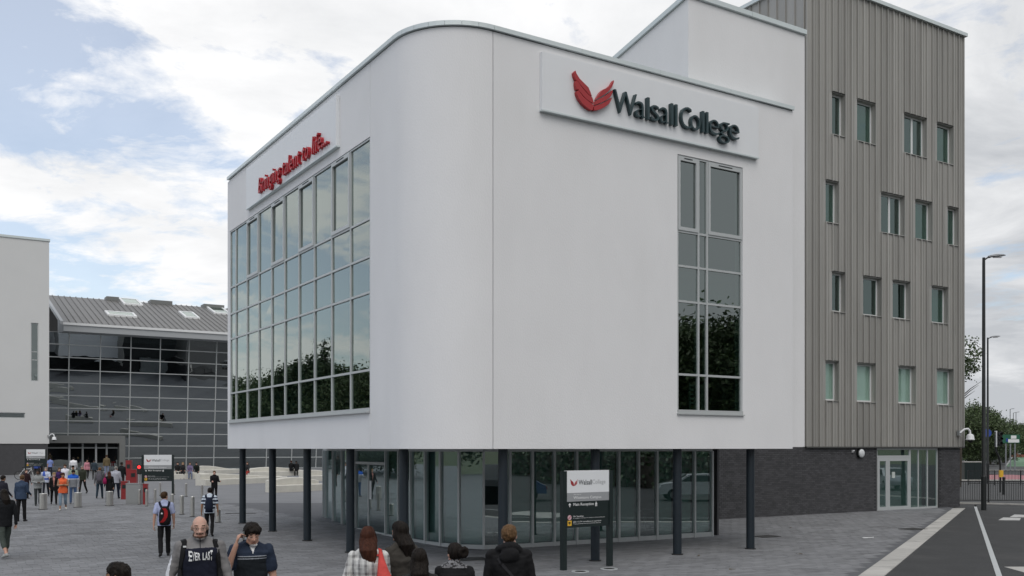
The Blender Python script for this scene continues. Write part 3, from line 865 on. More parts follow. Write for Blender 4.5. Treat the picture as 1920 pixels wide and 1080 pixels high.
for (u0, u1) in ((199, 222), (281, 322), (381, 419)):
    xa, _ = roof_pt(u0, 556 + (u0 - 97) * .075); xb, _ = roof_pt(u1, 556 + (u1 - 97) * .075)
    MB().box(xa, yr1 - .6, zr1 - .1, xb, yr1 + 1.0, zr1 + .4).build('ridge_vent', M['portal'], atr)
# entrance portal
def aloc(u, v, y):
    k = (u - 960) / F; Y = (QA + y) / (C - S * k)
    return Y * (C * k + S) - PA, EYE + (840 - v) / F * Y - ZA
px0 = aloc(95, 840, -2)[0] - .4; px1, pz1 = aloc(235, 817, -2)
pz0 = aloc(223, 831, -2)[1]; pj = aloc(224, 840, -2)[0]
b = MB(); b.box(px0, -2, pz0, px1, 0.1, pz1); b.box(pj, -2, -.1, px1, .1, pz0); b.box(px0 - .7, -2, -.1, px0, .1, pz1)
por = b.build('entrance_portal', M['portal'], atr)
b = MB(); b.box(px0, -.5, -.05, pj, -.42, pz0); 
b.build('portal_back', M['room_dark'], por)
for u in (130, 180, 200, 155):
    x = aloc(u, 850, -1.4)[0]; MB().box(x - .09, -1.45, 0, x + .09, -1.3, pz0).build('mullion', M['fascia'] if u in (130, 180) else M['alu_dark'], por)
MB().box(px0 + .05, -1.4, pz0 - .55, pj - .05, -1.3, pz0 - .42).build('transom', M['alu_dark'], por)
MB().box(px0 + .05, -1.37, .05, pj - .05, -1.35, pz0 - .6).build('pane', M['glass_a'], por)

# ------------------------------------------------------------------ white block far left
QW, PW = 98.0, 10.9
wb = thing('white_block', 'pale rendered block with a dark brick base at the left edge of the plaza', 'building', W(PW, QW, .36), R(32))
def wloc(u, v):
    k = (u - 960) / F; Y = QW / (C - S * k)
    return Y * (C * k + S) - PW, EYE + (840 - v) / F * Y - .36
ztop = wloc(92, 453)[1]; zb = wloc(90, 832)[1]
sx0, sz1 = wloc(58, 605); sx1, sz0 = wloc(72, 715)
kx1, kz1 = wloc(47, 774); kx0, kz0 = wloc(-40, 783)
b = MB(); bxs = -9.0
b.box(sx1, 0, zb, 0, .35, ztop); b.box(sx0, 0, sz1, sx1, .35, ztop); b.box(sx0, 0, zb, sx1, .35, sz0)
b.box(bxs, 0, kz1, sx0, .35, ztop); b.box(kx1, 0, kz0, sx0, .35, kz1); b.box(bxs, 0, kz0, kx0, .35, kz1); b.box(bxs, 0, zb, sx0, .35, kz0)
b.box(-.35, .35, zb, 0, 13, ztop); b.box(bxs, .35, zb, bxs + .3, 13, ztop); b.box(bxs, .35, ztop - .3, -.35, 13, ztop - .1)
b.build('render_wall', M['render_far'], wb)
MB().box(bxs - .05, -.08, ztop + .01, .08, .5, ztop + .22).build('coping', M['coping'], wb)
MB().box(bxs, .06, -.3, -.1, 13, zb - .005).build('brick_base', M['brick'], wb)
for (a, c, e, g, n_) in ((sx0, sx1, sz0, sz1, 3), (kx0, kx1, kz0, kz1, 1)):
    f = MB(); t = .07
    f.box(a, .1, e, a + t, .2, g); f.box(c - t, .1, e, c, .2, g); f.box(a + t, .1, e, c - t, .2, e + t); f.box(a + t, .1, g - t, c - t, .2, g)
    if n_ == 3:
        for zz in (e + (g - e) * .36, e + (g - e) * .5): f.box(a + t, .1, zz, c - t, .2, zz + t)
    w = f.build('window', M['alu'], wb)
    MB().box(a + t * .5, .16, e + t * .5, c - t * .5, .175, g - t * .5).build('pane', M['glass'], w)
    MB().box(a, .6, e, c, .65, g).build('room_back', M['room_dark'], w)

# ------------------------------------------------------------------ lettering
_tc = {}
def text_mesh(s, size=1.0, depth=.0, bold=0.0, res=3):
    key = (s, depth, bold, res)
    if key not in _tc:
        c = bpy.data.curves.new('text', 'FONT'); c.body = s; c.size = 1.0; c.extrude = depth; c.offset = bold; c.resolution_u = res
        o = bpy.data.objects.new('text', c); col.objects.link(o)
        dg = bpy.context.evaluated_depsgraph_get(); dg.update()
        me = bpy.data.meshes.new_from_object(o.evaluated_get(dg))
        V = [tuple(v.co) for v in me.vertices]; Fs = [tuple(p.vertices) for p in me.polygons]
        bpy.data.objects.remove(o); bpy.data.curves.remove(c); bpy.data.meshes.remove(me)
        _tc[key] = (V, Fs)
    return _tc[key]
def bounds(V):
    return min(v[0] for v in V), max(v[0] for v in V), min(v[1] for v in V), max(v[1] for v in V)
def put_text(name, s, m, parent, x0, x1, z0, z1, y, depth=.0015, bold=0.0, shear=0.0, res=3):
    """flat or deep lettering filling x0..x1, z0..z1 of a local plane facing -y at depth y"""
    V, Fs = text_mesh(s, 1.0, .5, bold, res)
    a, c, e, g = bounds(V)
    g = max(g, e + 1e-6)
    out = []
    for (px, py, pz) in V:
        zz = z0 + (py - e) / (g - e) * (z1 - z0)
        out.append((x0 + (px - a) / (c - a) * (x1 - x0) + shear * (zz - z0), y - (pz + .5) * depth, zz))
    return MB().add(out, Fs).build(name, m, parent)

# ------------------------------------------------------------------ wall signs
sx0_, sz0_ = front(1018, 208, -.14); sx1_, _ = front(1424, 297, -.14)
ws = thing('wall_sign', 'wide white wall sign with red wings and dark raised letters on the right hand wall', 'sign', W(P0 + sx0_, Q0, 10.69), R(32))
SW, SH = sx1_ - sx0_, 1.34
MB().box(0, -.11, 0, SW, -.004, SH).build('board', M['board'], ws)
MB().box(-.01, -.122, -.04, SW + .01, -.004, -.002).build('bottom_trim', M['coping'], ws)
wings = [[(180, 105), (200, 160), (250, 240), (330, 320), (400, 390), (430, 460), (458, 540), (400, 500), (330, 420), (270, 350), (230, 290), (185, 260), (160, 200), (150, 140)],
         [(190, 275), (230, 300), (270, 365), (330, 440), (400, 515), (462, 560), (480, 610), (485, 660), (440, 640), (380, 600), (310, 530), (260, 470), (225, 420), (200, 430), (185, 370), (180, 310)],
         [(205, 450), (230, 440), (265, 490), (310, 550), (380, 610), (440, 655), (485, 690), (470, 770), (440, 775), (370, 730), (300, 670), (240, 590), (205, 510), (198, 470)],
         [(820, 270), (825, 300), (800, 370), (750, 440), (680, 500), (600, 550), (530, 590), (560, 530), (600, 470), (640, 430), (720, 395), (780, 340)],
         [(803, 435), (800, 480), (760, 560), (690, 610), (610, 650), (510, 685), (525, 620), (545, 600), (620, 565), (700, 520), (770, 465)],
         [(785, 565), (780, 600), (740, 670), (660, 730), (570, 770), (490, 780), (480, 720), (520, 695), (600, 675), (690, 630), (750, 590)]]
wloc_ = []
for pl in wings:
    wloc_.append([(front(1060 + x / 9, 120 + y / 9, -.22)[0] - sx0_, front(1060 + x / 9, 120 + y / 9, -.22)[1] - 10.69) for x, y in pl])
def wing(parent, polys, x0, z0, sc, ya, yb, m, name='wing_feather'):
    for pl in polys:
        pp = [(x0 + x * sc, z0 + z * sc) for x, z in pl]
        n = len(pp)
        area = sum(pp[i][0] * pp[(i + 1) % n][1] - pp[(i + 1) % n][0] * pp[i][1] for i in range(n))
        if area < 0: pp = pp[::-1]
        V = [(x, ya, z) for x, z in pp] + [(x, yb, z) for x, z in pp]
        Fs = [tuple(range(n))] + [tuple(range(2 * n - 1, n - 1, -1))] + [(i, n + i, n + (i + 1) % n, (i + 1) % n) for i in range(n)]
        MB().add(V, Fs).build(name, m, parent)
for k, pl in enumerate(wloc_):
    wing(ws, [pl], 0, 0, 1, -.200 - .004 * k, -.112, M['red'])
lets = [('W', 1153.9, 1196), ('a', 1193.5, 1212.5), ('l', 1214.5, 1221), ('s', 1222.5, 1238), ('a', 1239.7, 1256.5), ('l', 1258.8, 1265.6), ('l', 1266.9, 1273.6),
        ('C', 1279, 1298.5), ('o', 1297, 1315), ('l', 1317.4, 1323.8), ('l', 1325, 1331.4), ('e', 1332.2, 1350.5), ('g', 1350.4, 1370), ('e', 1369.8, 1388.2)]
zb1 = front(1163, 210, -.25)[1] - 10.69; zt1 = front(1158, 167, -.25)[1] - 10.69
zb2 = front(1381, 261, -.25)[1] - 10.69; zx2 = front(1379, 233, -.25)[1] - 10.69
zb_ = (zb1 + zb2) / 2; xh = (zx2 - zb2); cap = (zt1 - zb1)
for (chx, u0, u1) in lets:
    xa = front(u0, 215, -.25)[0] - sx0_; xb = front(u1, 215, -.25)[0] - sx0_
    if chx == 'l': m_ = (xa + xb) / 2; xa, xb = m_ - .036, m_ + .036
    h = cap if chx in 'WC' else cap * 1.0 if chx == 'l' else xh
    lo = -xh * .42 if chx == 'g' else 0
    put_text('letter', chx, M['letter'], ws, xa, xb, zb_ + lo, zb_ + h, -.112, depth=.11, bold=-.014, res=4)

ly0 = left(460, 397, -.14)[0]; ly1 = left(628, 280, -.14)[0]
ls = thing('wall_sign', 'white wall sign with a red raised slogan above the big left hand glazing', 'sign', W(P0, Q0 + ly0, 10.72), R(32 - 90))
LW = ly0 - ly1
MB().box(0, -.11, 0, LW, -.004, 1.32).build('board', M['board'], ls)
MB().box(-.01, -.122, -.04, LW + .01, -.004, -.002).build('bottom_trim', M['coping'], ls)
lx0 = ly0 - left(472, 350, -.4)[0]; lx1 = ly0 - left(599, 268, -.4)[0]
slog = 'Bringing talent to life...'
V, _ = text_mesh(slog, 1, .5, 0, 3); a0, a1, _, _ = bounds(V); scx = (lx1 - lx0) / (a1 - a0)
zb3 = left(478, 357, -.4)[1] - 10.72
hx = .56
for i, chx in enumerate(slog):
    if chx == ' ': continue
    Vp, _ = text_mesh(slog[:i + 1], 1, .5, 0, 3); Vc, _ = text_mesh(chx, 1, .5, 0, 3)
    e1 = bounds(Vp)[1]; c0, c1, g0, g1 = bounds(Vc)
    xa = lx0 + (e1 - a0 - (c1 - c0)) * scx; xb = lx0 + (e1 - a0) * scx
    if chx not in '.': m_ = (xa + xb) / 2; w_ = (xb - xa) * (.80 if chx not in 'ilt' else .8); xa, xb = m_ - w_ / 2, m_ + w_ / 2
    put_text('letter', chx, M['letter_red'], ls, xa, xb, zb3 + g0 * .68, zb3 + g1 * .68, -.112, depth=.10, bold=-.008, shear=.16)

# ------------------------------------------------------------------ post signs
def post_sign(label, loc, rz, grp):
    t = thing('post_sign', label, 'sign', loc, rz, grp)
    w = 1.30; h0, h1 = .97, 2.28
    for x in (-w / 2 - .11, w / 2):
        MB().box(x, -.06, -.1, x + .11, .06, h1 - .01).build('post', M['sign_black'], t)
    MB().box(-w / 2, -.04, h0, w / 2, .04, h1 - .71).build('lower_panel', M['sign_black'], t)
    MB().box(-w / 2, -.045, h1 - .71, w / 2, .04, h1 - .51).build('grey_band', M['sign_grey'], t)
    MB().box(-w / 2, -.045, h1 - .51, w / 2, .04, h1).build('white_panel', M['board'], t)
    fx = lambda f: -w / 2 + f * w
    y = -.047
    A = [p for pl in wloc_ for p in pl]; mx0 = min(p[0] for p in A); mz0 = min(p[1] for p in A); mw = max(p[0] for p in A) - mx0
    sc = .17 * w / mw
    wing(t, [[(px - mx0, pz - mz0) for px, pz in pl] for pl in wloc_], fx(.085), h1 - .355, sc, y - .002, y, M['red'], 'wing_mark')
    def ln(s, m, f0, f1, o0, o1, yy=y, bold=0.0): put_text('lettering', s, m, t, fx(f0), fx(f1), h1 - o1, h1 - o0, yy, .002, bold, res=2)
    ln('Walsall', M['print_dark'], .275, .585, .215, .330, bold=.01)
    ln('College', M['print_grey'], .595, .91, .215, .345)
    ln('Welcome to', M['print_white'], .155, .33, .535, .562)
    ln('Wisemore Campus', M['print_white'], .155, .81, .590, .675, bold=.006)
    yb = -.042
    ln('Main Reception', M['print_white'], .155, .63, .745, .83, yb, .006)
    ln('No Smoking', M['print_white'], .155, .39, 1.035, 1.08, yb)
    ln('It is against the law to smoke in these premises', M['print_white'], .155, .90, 1.088, 1.11, yb)
    ln('24hr CCTV surveillance in operation', M['print_white'], .155, .81, 1.165, 1.205, yb)
    ln('These premises are protected by cameras', M['print_white'], .155, .80, 1.215, 1.24, yb)
    z = h1 - .79; x = fx(.075)
    V = [(x - .012, yb, z - .045), (x + .012, yb, z - .045), (x + .012, yb, z + .01), (x + .035, yb, z - .01), (x + .035, yb, z + .012), (x, yb, z + .05), (x - .035, yb, z + .012), (x - .035, yb, z - .01), (x - .012, yb, z + .01)]
    n = len(V); MB().add(V + [(a, b_ - .002, c) for a, b_, c in V], [tuple(range(n - 1, -1, -1)), tuple(range(n, 2 * n))]).build('arrow_mark', M['print_white'], t)
    b = MB(); x = fx(.69)
    b.box(x - .02, yb - .002, z - .01, x + .02, yb, z + .03)
    b.box(x - .028, yb - .002, z - .05, x - .008, yb, z - .012); b.box(x + .008, yb - .002, z - .05, x + .028, yb, z - .012); b.box(x - .012, yb - .002, z + .033, x + .012, yb, z + .055)
    b.box(x + .021, yb - .002, z - .005, x + .034, yb, z + .015); b.box(x - .034, yb - .002, z - .005, x - .021, yb, z + .015)
    b.build('walker_mark', M['print_white'], t)
    x = fx(.07); z = h1 - 1.075
    V = [(x + .058 * math.cos(k * math.pi / 10), z + .058 * math.sin(k * math.pi / 10)) for k in range(20)]
    MB().add([(a, yb - .002, c) for a, c in V] + [(a, yb, c) for a, c in V], [tuple(range(20)), tuple(range(39, 19, -1))]).build('smoking_mark', M['print_pink'], t)
    MB().add([(x - .04, yb - .004, z - .03), (x - .03, yb - .004, z - .04), (x + .04, yb - .004, z + .03), (x + .03, yb - .004, z + .04)], [(0, 1, 2, 3)]).build('smoking_bar', M['red'], t)
    z = h1 - 1.205
    MB().box(x - .06, yb - .002, z - .06, x + .06, yb, z + .06).build('camera_mark', M['print_yellow'], t)
    b = MB(); b.box(x - .035, yb - .005, z - .005, x + .03, yb - .003, z + .03); b.box(x - .005, yb - .005, z - .035, x + .008, yb - .003, z - .006); b.build('camera_mark', M['print_black'], t)
    return t
pa, pb = Vector((1.157, 22.0)), Vector((2.33, 22.86))
GS = 'college direction signs on two posts'
sg1 = post_sign('large direction sign on two dark posts in front of the glazed ground floor', ((pa.x + pb.x) / 2, (pa.y + pb.y) / 2, 0), math.atan2(pb.y - pa.y, pb.x - pa.x), GS)
c = copy_tree(sg1); y = 48.0; x = (296 - 960) / F * y; c.location = (x, y, gz(x, y)); c.rotation_euler.z = R(20)
tag(c, 'direction sign on two dark posts among the bollards, beside the red posts', 'sign')
c = copy_tree(sg1); y = 74.0; x = (67 - 960) / F * y; c.location = (x, y, gz(x, y) + .12); c.rotation_euler.z = R(25)
tag(c, 'small distant direction sign in front of the dark brick base at far left', 'sign')

# ------------------------------------------------------------------ wall fittings
def fit(u, v, y): 
    x, z = front(u, v, y); return W(P0 + x, Q0 + y, z)
p = fit(1611, 850, TY); t = thing('wall_light', 'round white bulkhead light high on the dark brick wall', 'wall light', p, R(32))
t.location = p
b = MB(); b.tube([(0, 0, 0), (0, -.10, 0)], .20, 20); b.build('lamp_body', M['lamp'], t, sm=40)
b = MB(); b.ball((.03, -.10, 0), (.185, .09, .185), 20, 10); b.build('lens', M['light_white'], t, sm=True)
p = fit(1598, 846, TY); t = thing('sensor', 'tiny white sensor box beside the round wall light', 'sensor', p, R(32))
b = MB(); b.box(-.05, -.09, -.05, .05, 0, .05); b.build('housing', M['plastic_white'], t); b = MB(); b.ball((0, -.09, -.02), .035, 8, 6); b.build('eye', M['lamp'], t, sm=True)
def cctv(label, loc, rz, sgn=1):
    t = thing('security_camera', label, 'camera', loc, rz, 'white dome security cameras')
    MB().box(-.08, -.12, -.12, .08, 0, .12).build('bracket', M['cabinet'], t)
    MB().tube([(0, -.1, .0), (sgn * .18, -.22, .18), (sgn * .34, -.30, .20), (sgn * .42, -.34, .10), (sgn * .43, -.35, -.05)], .05, 10).build('arm', M['plastic_white'], t, sm=60)
    b = MB(); rs = []
    for z, r in ((0, .07), (-.03, .13), (-.10, .17), (-.22, .18), (-.26, .21), (-.29, .20)): rs.append([(sgn * .43 + r * math.cos(k * math.pi / 8), -.35 + r * math.sin(k * math.pi / 8), -.04 + z) for k in range(16)])
    b.rings(rs).build('housing', M['plastic_white'], t, sm=40)
    b = MB(); b.ball((sgn * .43, -.35, -.34), (.12, .12, .12), 12, 8); b.build('dome', M['lamp'], t, sm=True)
    return t
cctv('white dome security camera on an arm at the foot of the zinc tower', fit(1796, 812, TY - .1), R(32))
k = W(PW - .05, QW, 3.2); cctv('white dome security camera on the corner of the pale left block', (k.x, k.y, EYE + 22 / F * k.y), R(32))

# ------------------------------------------------------------------ street lamps
def street_lamp(label, x, y, h, arm=.95, z0=0.0):
    t = thing('street_lamp', label, 'street lamp', (x, y, z0), 0, 'tall black street lamps along the road')
    MB().tube([(0, 0, -.2), (0, 0, 1.5)], .115, 16).build('base', M['lamp'], t, sm=40)
    MB().tube([(0, 0, 1.5), (0, 0, 1.6), (0, 0, h - .3), (0, 0, h)], [.115, .085, .065, .06], 14).build('pole', M['lamp'], t, sm=40)
    MB().tube([(0, 0, h - .12), (.18, 0, h), (.3, 0, h + .02)], .035, 8).build('arm', M['lamp'], t, sm=60)
    b = MB(); rs = []
    for f_, hw, ht in ((0, .05, .05), (.15, .12, .08), (.5, .16, .10), (.85, .12, .07), (1.0, .04, .03)):
        xx = .2 + f_ * (arm - .2); zc = h + .03 + f_ * .07
        rs.append([(xx, hw * math.cos(k * math.pi / 6), zc + ht * (math.sin(k * math.pi / 6) if math.sin(k * math.pi / 6) > 0 else .35 * math.sin(k * math.pi / 6))) for k in range(12)])
    b.rings(rs).build('lantern', M['lamp_head'], t, sm=50)
    b = MB(); b.box(.45, -.08, h + .0, .8, .08, h + .025); b.build('lens', M['light_white'], t)
    return t
p = ground(1844.5, 956); L1 = street_lamp('nearest tall black street lamp standing by the tower corner', p.x, p.y, EYE + 357 / F * p.y, .98)
for (u, vt, y, lab) in ((1852, 633, 78, 'second street lamp, only its head showing beside the nearest pole'), (1894, 767, 205, 'distant street lamp beside the road, left of the red brick house'), (1900, 774, 235, 'far thin street lamp just right of the distant one'), (1905, 773, 270, 'farthest thin street lamp in front of the red brick house')):
    c = copy_tree(L1); x = (u - 960) / F * y; h = EYE + (840 - vt) / F * y
    c.location = (x, y, 0); s_ = h / (EYE + 357 / F * p.y); c.scale = (max(s_, .75), max(s_, .75), s_); tag(c, lab, 'street lamp')

# ------------------------------------------------------------------ traffic light and railings
p = ground(1872, 922); y = 63.0; x = (1871 - 960) / F * y
t = thing('traffic_light', 'traffic light on a cranked black pole with a yellow push button box', 'traffic light', (x, y, -.1), 0)
zt = EYE + (840 - 838) / F * y + .1
MB().tube([(.15, 0, -.1), (.15, 0, zt - 1.2), (.10, 0, zt - .7), (-.12, 0, zt - .25), (-.16, 0, zt + .1), (-.16, 0, zt + 1.0)], .06, 10).build('pole', M['lamp'], t, sm=60)
hz = zt + .05
MB().box(-.10, -.16, hz, .22, .12, hz + .95).build('signal_head', M['lamp'], t)
MB().box(-.17, -.12, hz - .05, -.105, .1, hz + 1.0).build('backing_board', M['plastic_white'], t)
for k, mm in enumerate(('lamp', 'lamp', 'lamp')):
    b = MB(); zc = hz + .17 + .3 * k; b.tube([(.06, -.17, zc), (.06, -.19, zc)], .10, 14); b.build('lens', M['iron'], t, sm=40)
    b = MB(); rs = []
    for yy in (-.17, -.36): rs.append([(.06 + .12 * math.cos(a), yy, zc + .12 * math.sin(a)) for a in [math.pi * (-.1 + 1.2 * q_ / 10) for q_ in range(11)]] + [(.06 + .11 * math.cos(a), yy, zc + .11 * math.sin(a)) for a in [math.pi * (1.1 - 1.2 * q_ / 10) for q_ in range(11)]])
    b.rings(rs).build('visor', M['lamp'], t)
MB().box(.06, -.16, 1.0, .28, .0, 1.45).build('push_button_box', M['print_yellow'], t)

def railing(label, x0, y0, x1, y1, z, grp, h=1.1, n=None):
    L_ = math.hypot(x1 - x0, y1 - y0); t = thing('railing', label, 'railing', (x0, y0, z), math.atan2(y1 - y0, x1 - x0), grp)
    MB().box(0, -.02, h - .05, L_, .02, h).build('top_rail', M['rail'], t)
    MB().box(0, -.02, .12, L_, .02, .16).build('bottom_rail', M['rail'], t)
    npost = max(1, int(L_ / 2.0))
    for i in range(npost + 1):
        xx = L_ * i / npost; MB().box(xx - .03, -.03, -.3, xx + .03, .03, h + .03).build('post', M['rail'], t)
    bar = MB().box(-.009, -.009, .16, .009, .009, h - .05).mesh('bar', M['rail'])
    nb = int(L_ / .115)
    for i in range(1, nb):
        o = bpy.data.objects.new('bar', bar); col.objects.link(o); o.location = (L_ * i / nb, 0, 0); o.parent = t
    return t
railing('nearer black pedestrian railing behind the street lamp', 19.5, 49.1, 29.0, 49.0, 0, 'black pedestrian railings', 1.13)
railing('farther black railing on the island beyond the first road', 35.5, 75.0, 46.0, 75.6, -.1, 'black pedestrian railings', 1.15)
t = thing('bollard', 'slim black bollard in front of the railing, right of the traffic light', 'bollard', ((1882 - 960) / F * 60, 60, -.1))
MB().tube([(0, 0, 0), (0, 0, 1.0)], .08, 12).build('post', M['lamp'], t, sm=40); MB().ball((0, 0, 1.03), (.10, .10, .09), 12, 8).build('cap', M['lamp'], t, sm=True)
# dark green street cabinet
p = ground(1824, 884.5); 
y = 84.0; x = (1824 - 960) / F * y
t = thing('street_cabinet', 'dark green street cabinet with a pale top beyond the railing', 'cabinet', (x, y, 0.0))
b = MB(); b.box(-.85, -.3, 0, .85, .3, 1.55); b.build('body', mat('cabinet_green', (.012, .03, .022), .5), t)
MB().box(-.9, -.34, 1.555, .9, .34, 1.63).build('lid', M['kerbstone'], t)
for xx in (-.82, .02): MB().box(xx, -.325, .1, xx + .8, -.302, 1.48).build('door', M['sign_black'], t)
# direction signs far right
y = 118.0
def px(u): return (u - 960) / F * y
t = thing('road_sign', 'green road direction sign with white panels on posts beyond the traffic light', 'road sign', (px(1895), y, 0))
w2 = (1912 - 1878) / F * y / 2; zt = EYE + (840 - 815) / F * y; z0 = EYE + (840 - 831) / F * y
gm = mat('sign_green', (.012, .10, .055), .5)
MB().box(-w2, -.05, z0, w2, 0, zt).build('panel', gm, t)
MB().box(.0, -.07, z0 + .55, w2 * .6, -.052, zt - .1).build('white_patch', M['print_white'], t)
MB().box(-w2 * .3, -.07, z0 + .08, w2 * .9, -.052, z0 + .48).build('white_patch', M['print_white'], t)
MB().box(-w2 * .55, -.07, z0 + .2, -w2 * .32, -.052, z0 + .6).build('blue_patch', mat('sign_blue', (.015, .05, .25), .5), t)
for xx in (-w2 * .5, 0, w2 * .5): MB().box(xx - .06, .01, 0, xx + .06, .12, zt - .1).build('post', M['lamp_head'], t)
y = 100.0
t = thing('road_sign', 'small blue sign on a thin pole between the lamp and the traffic light', 'road sign', (px(1851), y, 0))
MB().tube([(0, 0, -.1), (0, 0, 4.6)], .045, 8).build('pole', M['lamp'], t)
b = MB(); b.tube([(0, -.06, 4.35), (0, -.09, 4.35)], .42, 16); b.build('disc', bpy.data.materials['sign_blue'], t)

# ------------------------------------------------------------------ bollards of the plaza
bmesh_ = {}
def bollard(u, v, vt, r, label):
    p = ground(u, v); h = (v - vt) / F * p.y
    t = thing('bollard', label, 'bollard', p, 0, 'stainless steel bollards on the plaza')
    b = MB(); b.tube([(0, 0, -.1), (0, 0, h - .06), (0, 0, h - .02)], [r, r, r], 20); b.build('post', M['steel'], t, sm=40)
    b = MB(); b.tube([(0, 0, h - .019), (0, 0, h)], [r, r * .9], 20); b.build('cap', M['steel'], t, sm=40)
    MB().tube([(0, 0, .0), (0, 0, .03)], r * 1.25, 20).build('base_ring', M['iron'], t, sm=40)
for (u, v, vt, r, lab) in ((81, 955.5, 925, .155, 'fat steel bollard at left, in front of the man in the grey sweater'), (146, 951.5, 923, .155, 'middle fat steel bollard, right of the woman in orange'), (205.5, 948.5, 921, .155, 'fat steel bollard in front of the woman with the magenta bag'),
                           (261.5, 946, 918, .06, 'slim steel bollard beside the grey cabinet'), (275, 949.5, 918, .06, 'slim steel bollard in front of the red post by the sign'), (291, 946, 917, .06, 'slim steel bollard under the direction sign, left of the boy'),
                           (323, 949, 926, .075, 'slim steel bollard right of the boy with the red backpack'), (341, 965, 929, .08, 'slim steel bollard, left one of the two nearest'), (361, 969, 931, .08, 'slim steel bollard, right one of the two nearest'),
                           (349, 931, 906, .065, 'far slim steel bollard behind the two nearest'), (379, 934, 909, .065, 'far slim steel bollard left of the man in the black coat'), (409, 980, 955, .09, 'steel bollard partly hidden behind the boy in the striped top'),
                           (300.5, 929, 905, .055, 'far thin steel bollard seen below the direction sign'), (326, 928, 906, .055, 'far thin steel bollard right of the direction sign')):
    bollard(u, v, vt, r, lab)

# barrier equipment
def upright(u, v, vt, wpx, name, label, cat, mats, cap=None):
    p = ground(u, v); h = (v - vt) / F * p.y; w = wpx / F * p.y
    t = thing(name, label, cat, p, R(8))
    return t, w, h
t, w, h = upright(252, 945.5, 906, 27, 'control_cabinet', 'grey metal control cabinet beside the red posts', 'cabinet', None)
MB().box(-w / 2, -w * .3, 0, w / 2, w * .3, h - .03).build('body', M['cabinet'], t); MB().box(-w / 2 - .015, -w * .3 - .015, h - .029, w / 2 + .015, w * .3 + .015, h).build('lid', M['alu_dark'], t)
MB().box(-w / 2 + .04, -w * .3 - .012, .08, w / 2 - .04, -w * .3 - .002, h - .08).build('door', M['cabinet'], t)
for (u, v, vt, wp, lab) in ((234, 936, 902, 11, 'red post left of the grey control cabinet'), (251, 915, 880, 12, 'red post standing behind the grey control cabinet'), (242, 901, 863, 10, 'farthest red post near the entrance portal'), (273, 946, 907, 8, 'red post at the left leg of the direction sign')):
    t, w, h = upright(u, v, vt, wp, 'red_post', lab, 'post', None)
    tag(t, group='red posts by the barrier')
    MB().box(-w / 2, -w / 2, 0, w / 2, w / 2, h - .04).build('body', M['post_red'], t)
    MB().box(-w / 2 - .01, -w / 2 - .01, h - .039, w / 2 + .01, w / 2 + .01, h).build('cap', M['post_red'], t)
    MB().box(-w * .3, -w / 2 - .012, h * .6, w * .3, -w / 2 - .002, h * .8).build('plate', M['sign_black'], t)
y = 50.0; x = (262.5 - 960) / F * y
t = thing('signal_light', 'small signal post with a lit red lamp beside the direction sign', 'signal', (x, y, gz(x, y)))
MB().tube([(0, 0, 0), (0, 0, 1.25)], .045, 10).build('post', M['steel'], t)
MB().box(-.12, -.1, 1.25, .12, .1, 1.75).build('head', M['lamp'], t)
for z, m in ((1.62, emit('red_lamp_lit', (1.0, .03, .03), 1.6)), (1.38, M['iron'])):
    MB().tube([(0, -.105, z), (0, -.13, z)], .085, 14).build('lens', m, t)

# ------------------------------------------------------------------ wavy stone benches
def bench(label, u0, u1, v0, v1, h, wave, dep=.9):
    p0, p1 = ground(u0, v0), ground(u1, v1); Ln = (p1 - p0).length
    t = thing('stone_bench', label, 'bench', p0, math.atan2(p1.y - p0.y, p1.x - p0.x), 'pale wavy stone benches')
    n = 28; rs = []; rb = []
    for i in range(n + 1):
        f_ = i / n; x = Ln * f_; e = h * (.55 + .45 * (0.5 + .5 * math.sin(wave[0] + f_ * wave[1]))); s_ = .15 * math.sin(2 + f_ * 4)
        rs.append([(x, s_ + .0, -.1), (x, s_ + dep * .55, -.1), (x, s_ + dep * .55, .42), (x, s_ + .03, .42), (x, s_, .39)])
        rb.append([(x, s_ + dep * .56, -.1), (x, s_ + dep, -.1), (x, s_ + dep, e), (x, s_ + dep * .62, e), (x, s_ + dep * .56, e - .04)])
    MB().rings([r[::-1] for r in rs]).build('seat', M['stone'], t, sm=30); MB().rings([r[::-1] for r in rb]).build('back', M['stone'], t, sm=30)
bench('long pale stone bench behind the man in the black coat', 388, 538, 911, 903, .8, (1.5, 3.0))
bench('nearest pale stone bench, seen between the columns', 521, 608, 924, 919, .85, (.2, 3.2))
bench('far pale stone bench where the pair in black sit', 470, 572, 894, 891, .8, (0, 4))
bench('far left pale stone bench with the seated group', 322, 392, 899, 897, .7, (2, 2), .8)
bench('far pale stone bench behind the first column', 385, 450, 890, 887, .8, (1, 4))
bench('pale stone bench disappearing behind the glazed screen', 583, 640, 903, 899, .85, (1, 3))

# ------------------------------------------------------------------ bicycle
y = 76.0; x = (49 - 960) / F * y
t = thing('bicycle', 'parked bicycle leaning by the dark brick base at far left', 'bicycle', (x, y, gz(x, y)), R(15))
for xx in (-.5, .5):
    b = MB(); rs = []
    for k in range(25):
        a = 2 * math.pi * k / 24; rs.append((xx + .33 * math.cos(a), 0, .34 + .33 * math.sin(a)))
    w_ = MB().tube(rs, .022, 6).build('wheel', M['rubber'], t)
    b = MB()
    for k in range(8): a = math.pi * k / 8; b.tube([(xx + .32 * math.cos(a), 0, .34 + .32 * math.sin(a)), (xx - .32 * math.cos(a), 0, .34 - .32 * math.sin(a))], .004, 4)
    b.build('spokes', M['steel'], w_)
b = MB()
for a, c in (((-.5, 0, .34), (-.12, 0, .85)), ((-.12, 0, .85), (.38, 0, .85)), ((-.02, 0, .32), (-.15, 0, .92)), ((-.02, 0, .32), (.38, 0, .82)), ((-.5, 0, .34), (-.02, 0, .32)), ((.5, 0, .34), (.34, 0, 1.0))): b.tube([a, c], .02, 6)
b.build('frame', M['plastic_white'], t)
